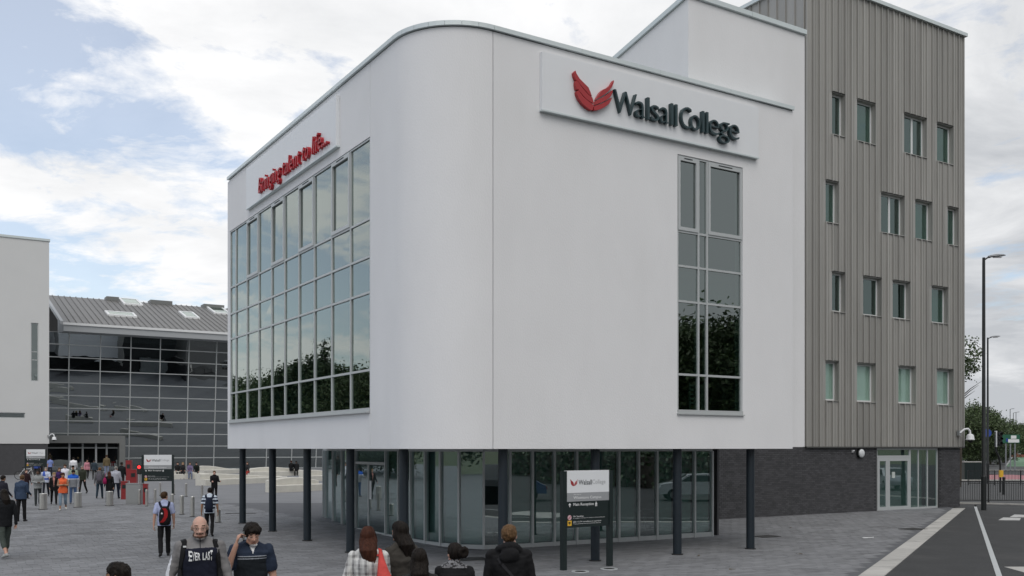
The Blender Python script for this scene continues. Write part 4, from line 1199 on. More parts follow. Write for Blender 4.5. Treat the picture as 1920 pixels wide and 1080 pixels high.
MB().box(-.28, -.06, .93, -.02, .06, .98).build('saddle', M['rubber'], t); MB().tube([(.34, -.28, 1.02), (.34, .28, 1.02)], .018, 6).build('handlebar', M['rubber'], t)

# ------------------------------------------------------------------ covers, lights and litter in the paving
def slab(name, label, cat, u, v, w, d, m, rz=32, grp=None, th=.02):
    p = ground(u, v); t = thing(name, label, cat, (p.x, p.y, p.z), R(rz), grp)
    fr_ = MB(); e = .05
    for a, c, f_, g in ((-w / 2, w / 2, -d / 2, -d / 2 + e), (-w / 2, w / 2, d / 2 - e, d / 2), (-w / 2, -w / 2 + e, -d / 2 + e, d / 2 - e), (w / 2 - e, w / 2, -d / 2 + e, d / 2 - e)): fr_.box(a, f_, -.01, c, g, th)
    fr_.build('frame', M['iron'], t); MB().box(-w / 2 + e + .004, -d / 2 + e + .004, -.01, w / 2 - e - .004, d / 2 - e - .004, th - .003).build('plate', m, t)
GC = 'dark access covers in the paving'
slab('access_cover', 'dark access cover right of the last column', 'cover', 1437, 1006.5, .75, .55, M['iron'], 32, GC)
slab('access_cover', 'dark access cover near the pale kerb band', 'cover', 1712, 992.5, .8, .6, M['iron'], 32, GC)
slab('access_cover', 'dark access cover between the bun haired woman and the boy', 'cover', 885, 1049, .72, .6, M['iron'], 20, GC)
slab('drain_channel', 'narrow dark drain slot left of the first columns', 'drain', 452, 963, 1.2, .28, M['iron'], 5, None)
for (u, v, lab) in ((1088, 1072.5, 'round ground light left, in front of the direction sign'), (1142, 1067.5, 'round ground light right, in front of the direction sign')):
    p = ground(u, v); t = thing('ground_light', lab, 'light', p, 0, 'round ground lights by the sign')
    V = []; 
    b = MB(); rs = []
    for r_, z in ((.13, .016), (.20, .020), (.205, .0), (.13, .0)): rs.append([(r_ * math.cos(k * math.pi / 12), r_ * math.sin(k * math.pi / 12), z) for k in range(24)])
    b.rings(rs, caps=False).build('ring', M['alu'], t, sm=30)
    MB().tube([(0, 0, -.01), (0, 0, .010)], .129, 24).build('lens', M['iron'], t, sm=30)
p = ground(1627, 1009.5); t = thing('litter', 'scrap of white paper lying on the paving at right', 'litter', (p.x, p.y, .015), R(20))
MB().hexa([(-.2, -.06, 0), (.2, -.04, 0), (.19, .07, 0), (-.18, .05, 0)], [(-.2, -.06, .012), (.2, -.04, .03), (.19, .07, .012), (-.18, .05, .02)]).build('paper', M['print_white'], t)
rl_ = random.Random(5); lm = []
for (u, v, lab) in ((1372, 1069, 'largest dead leaf on the paving below the columns'), (1310, 1043, 'dead leaf on the paving right of the third front column'), (1482, 990, 'dead leaf on the paving before the brick wall'), (1500, 1040, 'dead leaf lying alone on the open paving at right')):
    p = ground(u, v); t = thing('fallen_leaf', lab, 'leaf', (p.x, p.y, .016), rl_.uniform(0, 6), 'dead leaves on the paving')
    MB().add([(-.07, 0, 0), (-.02, -.04, .012), (.05, -.03, .02), (.09, 0, .005), (.04, .04, .015), (-.02, .035, .02)], [(0, 1, 2, 3, 4, 5)]).build('blade', M['leaf_dead'], t)
    MB().tube([(-.07, 0, .002), (-.12, .01, .004)], .004, 4).build('stalk', M['bark'], t)

# ------------------------------------------------------------------ trees
def crown_mesh(seed, rx, rz, ncl, nleaf, size, m, shape='round'):
    rg = random.Random(seed); b = MB()
    cl = []
    for i in range(ncl):
        while True:
            x, y, z = rg.uniform(-1, 1), rg.uniform(-1, 1), rg.uniform(-1, 1)
            d = math.sqrt(x * x + y * y + z * z)
            if shape == 'cone': ok = math.hypot(x, y) < (1 - z) * .5 and d > .2
            else: ok = .35 < d < 1
            if ok: break
        cl.append((x * rx, y * rx, z * rz, rg.uniform(.17, .34) * rx if shape != 'cone' else rg.uniform(.12, .25) * rx))
    V = []; Fs = []
    for (x, y, z, r) in cl:
        for k in range(nleaf):
            a = Vector((rg.gauss(0, 1), rg.gauss(0, 1), rg.gauss(0, .8)))
            p = Vector((x, y, z)) + a * r * .55
            n = Vector((rg.gauss(0, 1), rg.gauss(0, 1), rg.gauss(.6, 1))).normalized()
            t = n.orthogonal().normalized(); t.rotate(Matrix.Rotation(rg.uniform(0, 6.28), 3, n)); s_ = n.cross(t)
            l = size * rg.uniform(.6, 1.3); w = l * .55
            o = len(V); V += [p - t * l, p + s_ * w - t * l * .1, p + t * l, p - s_ * w + t * l * .15 + n * l * .2]
            Fs.append((o, o + 1, o + 2, o + 3))
    b.add(V, Fs); return b.mesh('crown', m)
def trunk_mesh(seed, h, r, spread):
    rg = random.Random(seed); b = MB()
    b.tube([(0, 0, -.2), (rg.uniform(-.1, .1), rg.uniform(-.1, .1), h * .3), (rg.uniform(-.2, .2), rg.uniform(-.2, .2), h * .6), (0, 0, h * .92)], [r * 1.3, r, r * .7, r * .15], 9)
    for k in range(7):
        a = rg.uniform(0, 6.28); z = h * rg.uniform(.3, .65); l = spread * rg.uniform(.5, .85)
        b.tube([(0, 0, z), (math.cos(a) * l * .5, math.sin(a) * l * .5, z + l * .45), (math.cos(a) * l, math.sin(a) * l, z + l * .8)], [r * .45, r * .3, r * .08], 6)
    return b.mesh('trunk', M['bark'])
TM = {}
for k, (rx, rz, nc, nl, sz, m, sh, clear) in {'broad': (4.2, 3.8, 120, 200, .145, 'leaf', 'round', 1.4), 'tall': (3.0, 4.6, 105, 190, .135, 'leaf_dark', 'round', 1.2), 'cone': (3.2, 6.0, 120, 150, .14, 'leaf_dark', 'cone', 1.2), 'high': (1.9, 1.5, 30, 60, .11, 'leaf', 'round', 8.0)}.items():
    TM[k] = (crown_mesh(len(k) * 7 + nc, rx, rz, nc, nl, sz, M[m], sh), trunk_mesh(len(k), 2 * rz + clear, .22 if k != 'high' else .11, rx), rz, clear)
def tree(kind, x, y, label, h=None, wide=1.0, z=0.0, grp='trees beyond the road', rz=0.0, name=None):
    cm, tm, rzc, clear = TM[kind]
    t = thing(name or ('conifer' if kind == 'cone' else 'broadleaf_tree'), label, 'tree', (x, y, z), rz, grp)
    full = 2 * rzc + clear; s_ = (h or full) / full; t.scale = (s_ * wide, s_ * wide, s_)
    o = bpy.data.objects.new('trunk', tm); col.objects.link(o); o.parent = t
    o = bpy.data.objects.new('crown', cm); col.objects.link(o); o.parent = t; o.location = (0, 0, full - rzc)
    return t
def tpx(u, y): return (u - 960) / F * y
tree('high', tpx(1799, 72), 72, 'slender tree half hidden behind the tower with a ragged crown', 10.9, 1.0, rz=1.1)
for (kind, u, y, vt, wd, rz_, lab) in (('broad', 1818, 128, 758, 1.0, 0, 'mid green tree just right of the tower corner'), ('tall', 1840, 150, 774, 1.6, 2, 'dark tree behind the street lamp pole'), ('broad', 1856, 165, 784, 1.1, 4, 'dark rounded tree right of the lamp pole'),
                                       ('cone', 1871, 170, 770, 1.2, 1, 'pointed dark tree above the traffic light'), ('broad', 1882, 185, 788, 1.1, 3, 'tree left of the distant lamps'), ('tall', 1899, 330, 800, 1.6, 5, 'far low tree behind the brick house, left of its chimney'), ('broad', 1925, 280, 796, 1.3, 1, 'tree at the right edge beyond the brick house'),
                                       ('broad', 1830, 200, 786, 1.3, 2.2, 'low tree filling the gap behind the lamp pole trees')):
    tree(kind, tpx(u, y), y, lab, EYE + (840 - vt) / F * y, wd, rz=rz_)
# trees that show in the reflections of the glazing
GL = 'park trees mirrored in the large glazing'
def mirror_left(u, q):
    k = (u - 960) / F; dp, dq = C * k + S, C - S * k
    qh = P0 / dp * dq
    return P0 - dp / dq * (q - qh), q
def mirror_front(u, dist, yl=0.0):
    k = (u - 960) / F; dp, dq = C * k + S, C - S * k
    t_ = (Q0 + yl) / dq; l_ = math.hypot(dp, dq)
    return dp * t_ + dp / l_ * dist, Q0 + yl - dq / l_ * dist
for (k, u, q_, vt, wd, lab) in (('cone', 607, 78, 612, .95, 'tall pointed conifer mirrored in the middle panes of the big glazing'), ('tall', 575, 80, 668, 1.1, 'dark upright tree left of the mirrored conifer'), ('tall', 640, 76, 676, 1.2, 'dark tree right of the mirrored conifer'),
                                ('broad', 676, 72, 702, 1.0, 'broad tree mirrored in the right end pane of the big glazing'), ('broad', 540, 82, 696, .9, 'broad tree mirrored near the middle of the big glazing'), ('tall', 505, 86, 722, 1.0, 'smaller tree mirrored in the left third of the glazing'),
                                ('broad', 462, 90, 712, .8, 'pale broad tree mirrored in the left end panes'), ('tall', 441, 96, 735, 1.0, 'farthest small tree mirrored at the left edge of the glazing'), ('broad', 610, 88, 690, 1.5, 'wide low tree behind the mirrored conifer'), ('broad', 710, 74, 700, 1.0, 'broad tree just outside the right end of the reflection')):
    p_, qq = mirror_left(u, q_); w = W(p_, qq); m_ = W(2 * P0 - p_, qq)
    tree(k, w.x, w.y, lab, EYE + (840 - vt) / F * m_.y, wd, .0, GL, rz=u * 1.3)
GF = 'trees across the road mirrored in the windows'
for (k, u, d_, vt, wd, lab) in (('broad', 1350, 96, 592, 1.2, 'broad tree across the road mirrored in the wide pane of the tall window'), ('tall', 1378, 100, 606, 1.5, 'dark tree mirrored at the right side of the tall window'), ('broad', 1288, 98, 612, 1.1, 'broad tree mirrored at the left side of the tall window'),
                                ('tall', 1318, 104, 622, 1.5, 'dark tree behind the mirrored hedge'), ('broad', 1230, 98, 620, 1.2, 'broad tree across the road left of the wide mirrored tree'), ('tall', 1150, 100, 630, 1.5, 'upright tree across the road, farther left in the mirrored row'), ('broad', 1050, 98, 640, 1.3, 'broad tree at the far left of the mirrored row'), ('broad', 960, 100, 650, 1.3, 'broad tree past the left end of the mirrored row'), ('tall', 1430, 98, 610, 1.6, 'dark tree past the right end of the mirrored row')):
    p_, qq = mirror_front(u, d_); w = W(p_, qq); m_ = W(p_, 2 * Q0 - qq)
    tree(k, w.x, w.y, lab, EYE + (840 - vt) / F * m_.y, wd, 0, GF, rz=u * .7)
labs = ['big tree behind the viewer mirrored high in the hall glass, %s' % s_ for s_ in ('leftmost', 'second from left', 'third from left', 'centre', 'right of centre', 'second from right', 'rightmost')]
for i, x in enumerate((-62, -48, -34, -20, -6, 9, 24)):
    tree(('broad', 'tall')[i % 2], x, -30 - 6 * (i % 3), labs[i], 13 + (i * 5) % 4, 1.3, 0, 'trees behind the viewer', rz=i * .9)

# ------------------------------------------------------------------ houses
def house(label, x, y, rz, w, d, h, rh, chim=True):
    t = thing('brick_house', label, 'house', (x, y, 0), rz, None)
    b = MB(); b.box(-w / 2, 0, -.3, w / 2, d, h); b.build('wall', M['red_brick'], t)
    b = MB(); b.add([(-w / 2 - .3, -.3, h), (w / 2 + .3, -.3, h), (w / 2 + .3, d + .3, h), (-w / 2 - .3, d + .3, h), (-w / 2 - .1, d / 2, h + rh), (w / 2 + .1, d / 2, h + rh)], [(0, 1, 5, 4), (2, 3, 4, 5), (0, 4, 3), (1, 2, 5), (3, 2, 1, 0)])
    r_ = b.build('roof', M['roof_tile'], t)
    if chim: MB().box(-w * .28, d / 2 - .6, h + .5, -w * .28 + 1.1, d / 2 + .6, h + rh + 1.8).build('chimney', M['red_brick'], r_)
    nw = max(2, int(w / 2.6))
    for fl in range(2):
        for k in range(nw):
            xx = -w / 2 + (k + .5) * w / nw; z = .9 + fl * 2.7
            f = MB()
            f.box(xx - .55, -.06, z, xx - .47, -.003, z + 1.2); f.box(xx + .47, -.06, z, xx + .55, -.003, z + 1.2); f.box(xx - .47, -.06, z, xx + .47, -.003, z + .08); f.box(xx - .47, -.06, z + 1.12, xx + .47, -.003, z + 1.2); f.box(xx - .04, -.06, z + .08, xx + .04, -.003, z + 1.12)
            wd = f.build('window', M['white_frame'], t); MB().box(xx - .47, -.03, z + .08, xx + .47, -.01, z + 1.12).build('pane', M['glass'], wd)
    return t
y = 300.0
house('distant red brick house with a tall chimney at the right edge', tpx(1912, y), y, R(-5), 8.0, 9, 6.2, 2.6)
# hedge across the road
p_, qq = mirror_front(1180, 46); w = W(p_, qq)
hd_ = thing('hedge', 'long clipped hedge across the road, mirrored in the glazed ground floor', 'hedge', (w.x, w.y, 0), R(-58))
rg = random.Random(4); V = []; Fs = []
for k in range(9000):
    p = Vector((rg.uniform(-30, 30), rg.gauss(0, .55), rg.uniform(.1, 2.6) + rg.gauss(0, .12))); n = Vector((rg.gauss(0, 1), rg.gauss(0, 1), rg.gauss(.4, 1))).normalized(); t = n.orthogonal().normalized(); s_ = n.cross(t); o = len(V)
    V += [p - t * .2, p + s_ * .12, p + t * .2, p - s_ * .12]; Fs.append((o, o + 1, o + 2, o + 3))
MB().add(V, Fs).build('foliage', M['leaf_dark'], hd_); MB().box(-30, -.4, 0, 30, .4, 2.2).build('inner_growth', M['bark'], hd_)

# ------------------------------------------------------------------ cars
def car(label, paint, loc, rz):
    t = thing('parked_car', label, 'car', loc, rz, 'cars beyond the plaza')
    prof = [(-2.1, .35), (-2.15, .62), (-2.05, .88), (-1.3, .98), (-.55, 1.40), (.55, 1.45), (1.35, 1.25), (1.85, .95), (2.1, .85), (2.12, .4)]
    rs = []
    for yy, k in ((-.84, .94), (-.80, 1.0), (.80, 1.0), (.84, .94)):
        rs.append([(x * (1 if abs(yy) < .82 else .985), yy * (1 if z < 1.0 else .84), z if z < .9 or abs(yy) < .82 else z - .02) for x, z in prof])
    MB().rings(rs).build('body', paint, t, sm=35)
    for s_ in (-1, 1):
        b = MB(); b.add([(-1.0, s_ * .80, 1.02), (.98, s_ * .80, 1.02), (.75, s_ * .715, 1.34), (-.45, s_ * .715, 1.34)], [(0, 1, 2, 3)]); 
        V = b.v[:]; b.add([(x, y_ + s_ * .03, z) for x, y_, z in V], [(3, 2, 1, 0)]); b.build('side_window', M['sign_black'], t)
        for x in (-1.35, 1.32):
            w_ = MB().tube([(x, s_ * .66, .32), (x, s_ * .86, .32)], .32, 18).build('wheel', M['rubber'], t, sm=40); MB().tube([(x, s_ * .861, .32), (x, s_ * .872, .32)], .2, 14).build('rim', M['chrome'], w_)
        MB().box(-2.17, s_ * .62 - .16, .62, -2.06, s_ * .62 + .16, .76).build('headlight', M['light_white'], t)
        MB().box(2.05, s_ * .66 - .12, .66, 2.14, s_ * .66 + .12, .84).build('tail_light', M['post_red'], t)
    MB().hexa([(-1.26, -.64, 1.03), (-1.26, .64, 1.03), (-.62, .60, 1.40), (-.62, -.60, 1.40)], [(-1.29, -.64, 1.045), (-1.29, .64, 1.045), (-.65, .60, 1.425), (-.65, -.60, 1.425)]).build('windscreen', M['sign_black'], t)
    return t
silver = mat('car_silver', (.45, .46, .47), .3, metal=.5, coat=.5); blue = mat('car_blue', (.02, .05, .14), .3, metal=.2, coat=.5); white = mat('car_white', (.6, .6, .6), .3, coat=.5)
car('silver car on the road mirrored in the entrance door glass', silver, (41, 41.5, -.01), R(-20))
car('silver car mirrored in the right end of the glazed screen', silver, (27, 24.5, -.01), R(65))
car('dark blue car mirrored behind the direction sign', blue, (22, 15.5, -.01), R(62))
car('white car beyond the verge, left of the street lamp', white, (tpx(1822, 175), 175, .05), R(40)); car('silver car beyond the verge, behind the street lamp', silver, (tpx(1862, 170), 170, .05), R(60))

# ------------------------------------------------------------------ people
from mathutils.bvhtree import BVHTree
tmp_scene = bpy.data.scenes.new('work')
def voxel(mb, size, smooth_it=4, fac=.5):
    me = mb.mesh('w', M['leaf_dead']); o = bpy.data.objects.new('w', me); tmp_scene.collection.objects.link(o)
    r = o.modifiers.new('r', 'REMESH'); r.mode = 'VOXEL'; r.voxel_size = size; r.adaptivity = 0.0
    s_ = o.modifiers.new('s', 'SMOOTH'); s_.factor = fac; s_.iterations = smooth_it
    with bpy.context.temp_override(scene=tmp_scene, view_layer=tmp_scene.view_layers[0]):
        dg = bpy.context.evaluated_depsgraph_get()
    dg.update()
    out = bpy.data.meshes.new_from_object(o.evaluated_get(dg))
    bpy.data.objects.remove(o); bpy.data.meshes.remove(me)
    return out
_mc = {}
def cloth(c, bump=.35):
    k = ('c',) + tuple(round(x, 3) for x in c)
    if k not in _mc: _mc[k] = mat('cloth', c, .85, var=.16, vscale=9, bump=bump, bscale=26, spec=.2)
    return _mc[k]
def skin(c):
    k = ('s',) + tuple(c)
    if k not in _mc:
        m = mat('skin', c, .55, var=.10, vscale=14, spec=.35)
        m.node_tree.nodes['Principled BSDF'].inputs['Subsurface Weight'].default_value = .08
        _mc[k] = m
    return _mc[k]
def hairm(c):
    k = ('h',) + tuple(c)
    if k not in _mc: _mc[k] = mat('hair', c, .62, var=.55, vscale=38, bump=.9, bscale=60, stretch=(1, 1, .12), spec=.16)
    return _mc[k]
SK = {'l': (.46, .27, .20), 'p': (.52, .32, .25), 't': (.30, .165, .10), 'd': (.10, .055, .035)}
HC = {'dark': (.012, .009, .007), 'brown': (.050, .027, .013), 'auburn': (.052, .018, .010), 'blond': (.26, .17, .08), 'light': (.115, .066, .032), 'grey': (.22, .21, .19), 'ginger': (.13, .062, .025)}

def ell_ring(c, rx, ry, n=16, yb=1.0):
    return [(c[0] + rx * math.cos(2 * math.pi * k / n), c[1] + ry * math.sin(2 * math.pi * k / n) * (yb if math.sin(2 * math.pi * k / n) < 0 else 1), c[2]) for k in range(n)]

def hand(mb, wrist, d, t, n, curl=35, s=1.0):
    """palm + five fingers. d: along the forearm, t: thumb side, n: direction the fingers curl to"""
    d = d.normalized(); t = (t - d * t.dot(d)).normalized(); n = d.cross(t) * (1 if d.cross(t).dot(n) > 0 else -1)
    w = wrist
    ends = []
    for i, (ln, off) in enumerate(((.072, .032), (.080, .011), (.074, -.010), (.058, -.030))):
        a = w + t * off * .6 * s; k = w + d * .088 * s + t * off * s
        mb.capsule(a, .016 * s, k, .0125 * s, 8)
        c1, c2 = R(curl * (1 + .12 * i)), R(curl * 1.9 * (1 + .1 * i))
        j = k + (d * math.cos(c1) + n * math.sin(c1)) * ln * .52 * s
        e = j + (d * math.cos(c2) + n * math.sin(c2)) * ln * .5 * s
        mb.capsule(k, .0118 * s, j, .0105 * s, 7); mb.capsule(j, .0105 * s, e, .0088 * s, 7)
        ends.append(e)
    a = w + d * .018 * s + t * .02 * s; j = w + d * .055 * s + t * .052 * s + n * .012 * s; e = j + (d * .8 + t * .15 + n * .45).normalized() * .042 * s
    mb.capsule(a, .017 * s, j, .0135 * s, 8); mb.capsule(j, .0125 * s, e, .0095 * s, 7)
    return ends

def dirv(side, flex, abd):
    f, a = R(flex), R(abd)
    return Vector((side * math.sin(a), math.sin(f) * math.cos(a), -math.cos(f) * math.cos(a)))

def person(label, x, y, h, heading=0.0, z=None, female=False, top=(.1, .1, .1), sleeve='long', bottom=(.02, .02, .025), shoes=(.02, .02, .02),
           sk='l', hair='short', hc='dark', legs=(12, 4, -14, 22), arms=((-10, 8, 14), (14, 8, 18)), joints=None, bulk=1.0, hem=.84, lean=0.0, yaw=0.0, pitch=0.0,
           vox=.014, extra=None, cropped=False, skirt=None, grp='people on the plaza', roll=0.0, drop=.02, hood=False, near=False, curl=35, seat=None, handdirs=None, hair_spread=0.0):
    sc = h / (1.75 - drop)
    if z is None: z = gz(x, y)
    t = thing('person', label, 'person', (x, y, z + .004), math.atan2(x, -y) + R(heading), grp)
    mb = MB(); bones = []
    V3 = Vector
    # ---- legs
    hipz = .92; hips = {1: V3((.088, 0, hipz)), -1: V3((-.088, 0, hipz))}
    pts = {}
    lowest = 9
    for side, (fl, kn) in ((1, legs[0:2]), (-1, legs[2:4])):
        hp = hips[side]; kp = hp + dirv(side, fl, 2) * .43; ap = kp + dirv(side, fl - kn, 1) * .41
        fa = fl - kn; toe_pitch = max(0, -fa) * .55
        td = V3((side * .12, math.cos(R(toe_pitch)), -math.sin(R(toe_pitch)))).normalized()
        pts[side] = (hp, kp, ap, td)
        lowest = min(lowest, ap.z - .085, (ap + td * .16).z - .03 - .0)
    dz = -lowest if seat is None else seat - hipz + .10
    up = V3((0, 0, dz))
    wr = .0 if not cropped else -.006
    for side in (1, -1):
        hp, kp, ap, td = pts[side]; hp = hp + up; kp = kp + up; ap = ap + up
        mb.capsule(hp, .092 * (1.05 if female else 1), kp, .066, 12); bones.append((hp, kp, .085, 'thigh'))
        if cropped:
            cp = kp.lerp(ap, .55); mb.capsule(kp, .066, cp, .060, 12); bones.append((kp, cp, .062, 'thigh'))
            mb.capsule(cp, .047, ap, .036, 10); bones.append((cp + (ap - cp) * .1, ap, .04, 'calf'))
        else:
            mb.capsule(kp, .066, ap + V3((0, 0, .02)), .056, 12); bones.append((kp, ap, .06, 'thigh'))
        heel = ap + V3((0, -.045, -.045)); toe = ap + td * .155 + V3((0, 0, -.05))
        mb.capsule(heel, .040, ap + td * .07 + V3((0, 0, -.048)), .040, 10); mb.capsule(ap + td * .07 + V3((0, 0, -.050)), .042, toe, .032, 10)
        mb.capsule(ap, .042, heel, .040, 8)
        bones.append((heel, toe, .045, 'foot'))
    # ---- torso
    Ml = Matrix.Translation(V3((0, 0, .95 + dz))) @ Matrix.Rotation(R(lean), 4, 'X').inverted() @ Matrix.Translation(V3((0, 0, -.95)))
    bk = bulk
    if female:
        rg = [(.80, .165, .115), (.90, .178, .125), (.97, .172, .118), (1.10, .135 * bk, .098 * bk), (1.20, .145 * bk, .105 * bk), (1.29, .160 * bk, .128 * bk), (1.37, .160 * bk, .108 * bk), (1.435, .135, .080), (1.475, .075, .062), (1.50, .056, .056)]
        sw = .158
    else:
        rg = [(.80, .150, .105), (.90, .168, .118), (.98, .162, .115), (1.08, .158 * bk, .115 * bk), (1.20, .168 * bk, .122 * bk), (1.31, .182 * bk, .128 * bk), (1.39, .185 * bk, .108 * bk), (1.45, .150, .080), (1.485, .085, .066), (1.51, .062, .060)]
        sw = .178
    mb.rings([[Ml @ V3(p) for p in ell_ring((0, 0, zz), rx * .93, ry * .93)] for zz, rx, ry in rg if zz >= .80])
    # garment shell over the hips
    g = [(zz, rx, ry) for zz, rx, ry in rg if hem - .02 < zz < 1.40]
    def at(zz): return (interp(zz, [(a, b_) for a, b_, c_ in rg]), interp(zz, [(a, c_) for a, b_, c_ in rg]))
    zs = [hem, hem + .05] + [zz for zz, _, _ in rg if hem + .06 < zz < 1.42]
    fl_ = 1.10 if skirt is None else 1.0
    mb.rings([[Ml @ V3(p) for p in ell_ring((0, 0, zz), max(at(zz)[0] * 1.03, (at(.93)[0] * fl_ if zz < 1.0 else 0)), max(at(zz)[1] * 1.04, (at(.93)[1] * fl_ if zz < 1.0 else 0)))] for zz in zs])
    if skirt is not None:
        mb.rings([[V3(p) + up for p in ell_ring((0, 0, zz), rx, ry)] for zz, rx, ry in ((skirt, .23, .19), (skirt + .2, .20, .155), (.98, .17, .12))])
    bones.append((Ml @ V3((0, 0, hem + .09)), Ml @ V3((0, 0, 1.42)), .15, 'torso'))
    # ---- arms
    slv = .012 if sleeve == 'long' else 0.0
    wrists = {}
    for side, (fl, ab, el) in ((1, arms[0]), (-1, arms[1])):
        s0 = V3((side * sw * (bk * .5 + .5), -.005, 1.398))
        if joints and side in joints:
            e0, w0 = joints[side]; e0 = V3(e0); w0 = V3(w0); s1 = Ml @ s0; e1 = Ml @ e0; w1 = Ml @ w0
        else:
            e0 = s0 + dirv(side, fl, ab) * .29; w0 = e0 + dirv(side, fl + el, ab * .35) * .255; s1, e1, w1 = Ml @ s0, Ml @ e0, Ml @ w0
        mb.ball(s1, .055 * (bk * .6 + .4), 12, 8)
        mb.capsule(Ml @ V3((side * .03, -.015, 1.475)), .050, Ml @ V3((side * (sw - .035), -.01, 1.408)), .046 * bk, 10)
        bones.append((Ml @ V3((side * .06, -.015, 1.45)), Ml @ V3((side * (sw - .04), -.01, 1.40)), .05, 'torso'))
        if sleeve == 'short':
            m_ = s1.lerp(e1, .72); mb.capsule(s1, .066, m_, .066, 12); mb.capsule(s1, .05, e1, .043, 10); mb.capsule(e1, .043, w1, .028, 10)
            bones.append((s1, m_ - (e1 - s1) * .05, .066, 'uarm')); bones.append((m_ + (e1 - s1) * .12, e1, .045, 'farm')); bones.append((e1, w1, .04, 'farm'))
        elif sleeve == 'none':
            mb.capsule(s1, .050, e1, .040, 10); mb.capsule(e1, .040, w1, .026, 10)
            bones.append((s1.lerp(e1, .18), e1, .045, 'farm')); bones.append((e1, w1, .035, 'farm'))
        else:
            mb.capsule(s1, .057 * (bk * .6 + .4), e1, .049, 12); mb.capsule(e1, .049, w1, .038, 12)
            bones.append((s1, e1, .06, 'uarm')); bones.append((e1, w1, .05, 'uarm'))
        fd = (w1 - e1).normalized()
        td_, nn = V3((0, 1, .2)), V3((-side, .3, 0))
        if handdirs and side in handdirs: td_, nn, fd2 = handdirs[side]; fd = V3(fd2).normalized() if fd2 else fd; td_ = V3(td_); nn = V3(nn)
        hand(mb, w1 + fd * .012, fd, td_, nn, curl, .98)
        bones.append((w1 + fd * .035, w1 + fd * .17, .035, 'hand')); wrists[side] = (w1, fd)
    # ---- neck and head
    Mh = Ml @ Matrix.Translation(V3((0, -.005 + drop * .9, 1.52 - drop))) @ Matrix.Rotation(R(roll), 4, 'Y') @ Matrix.Rotation(R(yaw), 4, 'Z') @ Matrix.Rotation(R(-pitch), 4, 'X') @ Matrix.Translation(V3((0, .005, -1.52)))
    M3 = Mh.to_3x3()
    H = lambda a, b_, c_: Mh @ V3((a, b_, c_))
    mb.capsule(Ml @ V3((0, -.012, 1.45)), .058 if not female else .050, H(0, -.004, 1.575), .054 if not female else .047, 12)
    bones.append((Ml @ V3((0, -.01, 1.50)), H(0, -.004, 1.565), .052, 'neck'))
    mb.ball(H(0, -.006, 1.655), (.0735, .094, .095), 18, 12, M=M3)
    mb.ball(H(0, .030, 1.605), (.059, .066, .090), 16, 10, M=M3)
    mb.capsule(H(-.022, .062, 1.545), .024, H(.022, .062, 1.545), .024, 8)
    mb.capsule(H(-.047, .03, 1.565), .026, H(-.02, .062, 1.545), .023, 8); mb.capsule(H(.047, .03, 1.565), .026, H(.02, .062, 1.545), .023, 8)
    mb.capsule(H(0, .092, 1.645), .009, H(0, .113, 1.606), .0135, 8)
    mb.capsule(H(-.014, .096, 1.600), .010, H(.014, .096, 1.600), .010, 6)
    mb.capsule(H(-.042, .078, 1.660), .013, H(.042, .078, 1.660), .013, 8)
    for s_ in (1, -1):
        mb.ball(H(s_ * .042, .062, 1.613), (.022, .020, .020), 8, 6)
        mb.ball(H(s_ * .079, -.008, 1.628), (.010, .021, .031), 8, 6, M=M3)
    mb.capsule(H(-.020, .090, 1.576), .0065, H(.020, .090, 1.576), .0065, 6); mb.capsule(H(-.016, .089, 1.565), .0075, H(.016, .089, 1.565), .0075, 6)
    bones.append((H(0, .01, 1.57), H(0, 0, 1.66), .09, 'head'))
    if hood:
        for k in range(9):
            a = R(200 + 140 * k / 8) if True else 0
            p_ = Ml @ V3((.105 * math.cos(a), .09 * math.sin(a) - .01, 1.475 - .03 * math.cos(a * 2)))
            mb.ball(p_, (.05, .045, .05), 8, 6)
        mb.ball(Ml @ V3((0, -.125, 1.40)), (.115, .055, .085), 12, 8)
        bones.append((Ml @ V3((-.08, -.12, 1.45)), Ml @ V3((.08, -.12, 1.45)), .06, 'torso'))
    mb.xf(Matrix.Scale(sc, 4))
    me = voxel(mb, vox * sc, 5 if near else 3)
    nv = len(me.vertices); nf = len(me.polygons)
    co = np.empty(nf * 3); me.polygons.foreach_get('center', co); co = co.reshape(-1, 3) / sc
    best = np.full(nf, 9.0); lab = np.zeros(nf, int); names = ['torso', 'head', 'neck', 'uarm', 'farm', 'hand', 'thigh', 'calf', 'foot']
    for a, b_, r_, tg in bones:
        a = np.array(a); ab = np.array(b_) - a; tt = np.clip(((co - a) @ ab) / max(1e-9, ab @ ab), 0, 1)
        dd_ = np.linalg.norm(co - (a + tt[:, None] * ab), axis=1) - r_
        m_ = dd_ < best; best[m_] = dd_[m_]; lab[m_] = names.index(tg)
    slot = {'torso': 0, 'head': 1, 'neck': 1, 'uarm': 0, 'farm': 1, 'hand': 1, 'thigh': 2, 'calf': 1, 'foot': 3}
    idx = np.array([slot[n] for n in names])[lab]
    # unlean for hem test
    iv = np.array((Ml.inverted())); loc = co @ iv[:3, :3].T + iv[:3, 3]
    body = (lab == 0) | (lab == 6)
    idx[(lab == 0) & (loc[:, 2] < hem)] = 2
    idx[(lab == 6) & (loc[:, 2] > hem + .005) & (np.abs(loc[:, 0]) < .25) & (loc[:, 2] < 1.2) & (np.abs(loc[:, 1]) < .2) & (seat is None)] = 0
    mats = [top if isinstance(top, bpy.types.Material) else cloth(top), skin(SK[sk]), cloth(bottom), cloth(shoes)]
    ih = np.array(Mh.inverted()); hl = co @ ih[:3, :3].T + ih[:3, 3]
    # lips and brows
    ex = [mats[1]]
    def add_m(m): mats.append(m); return len(mats) - 1
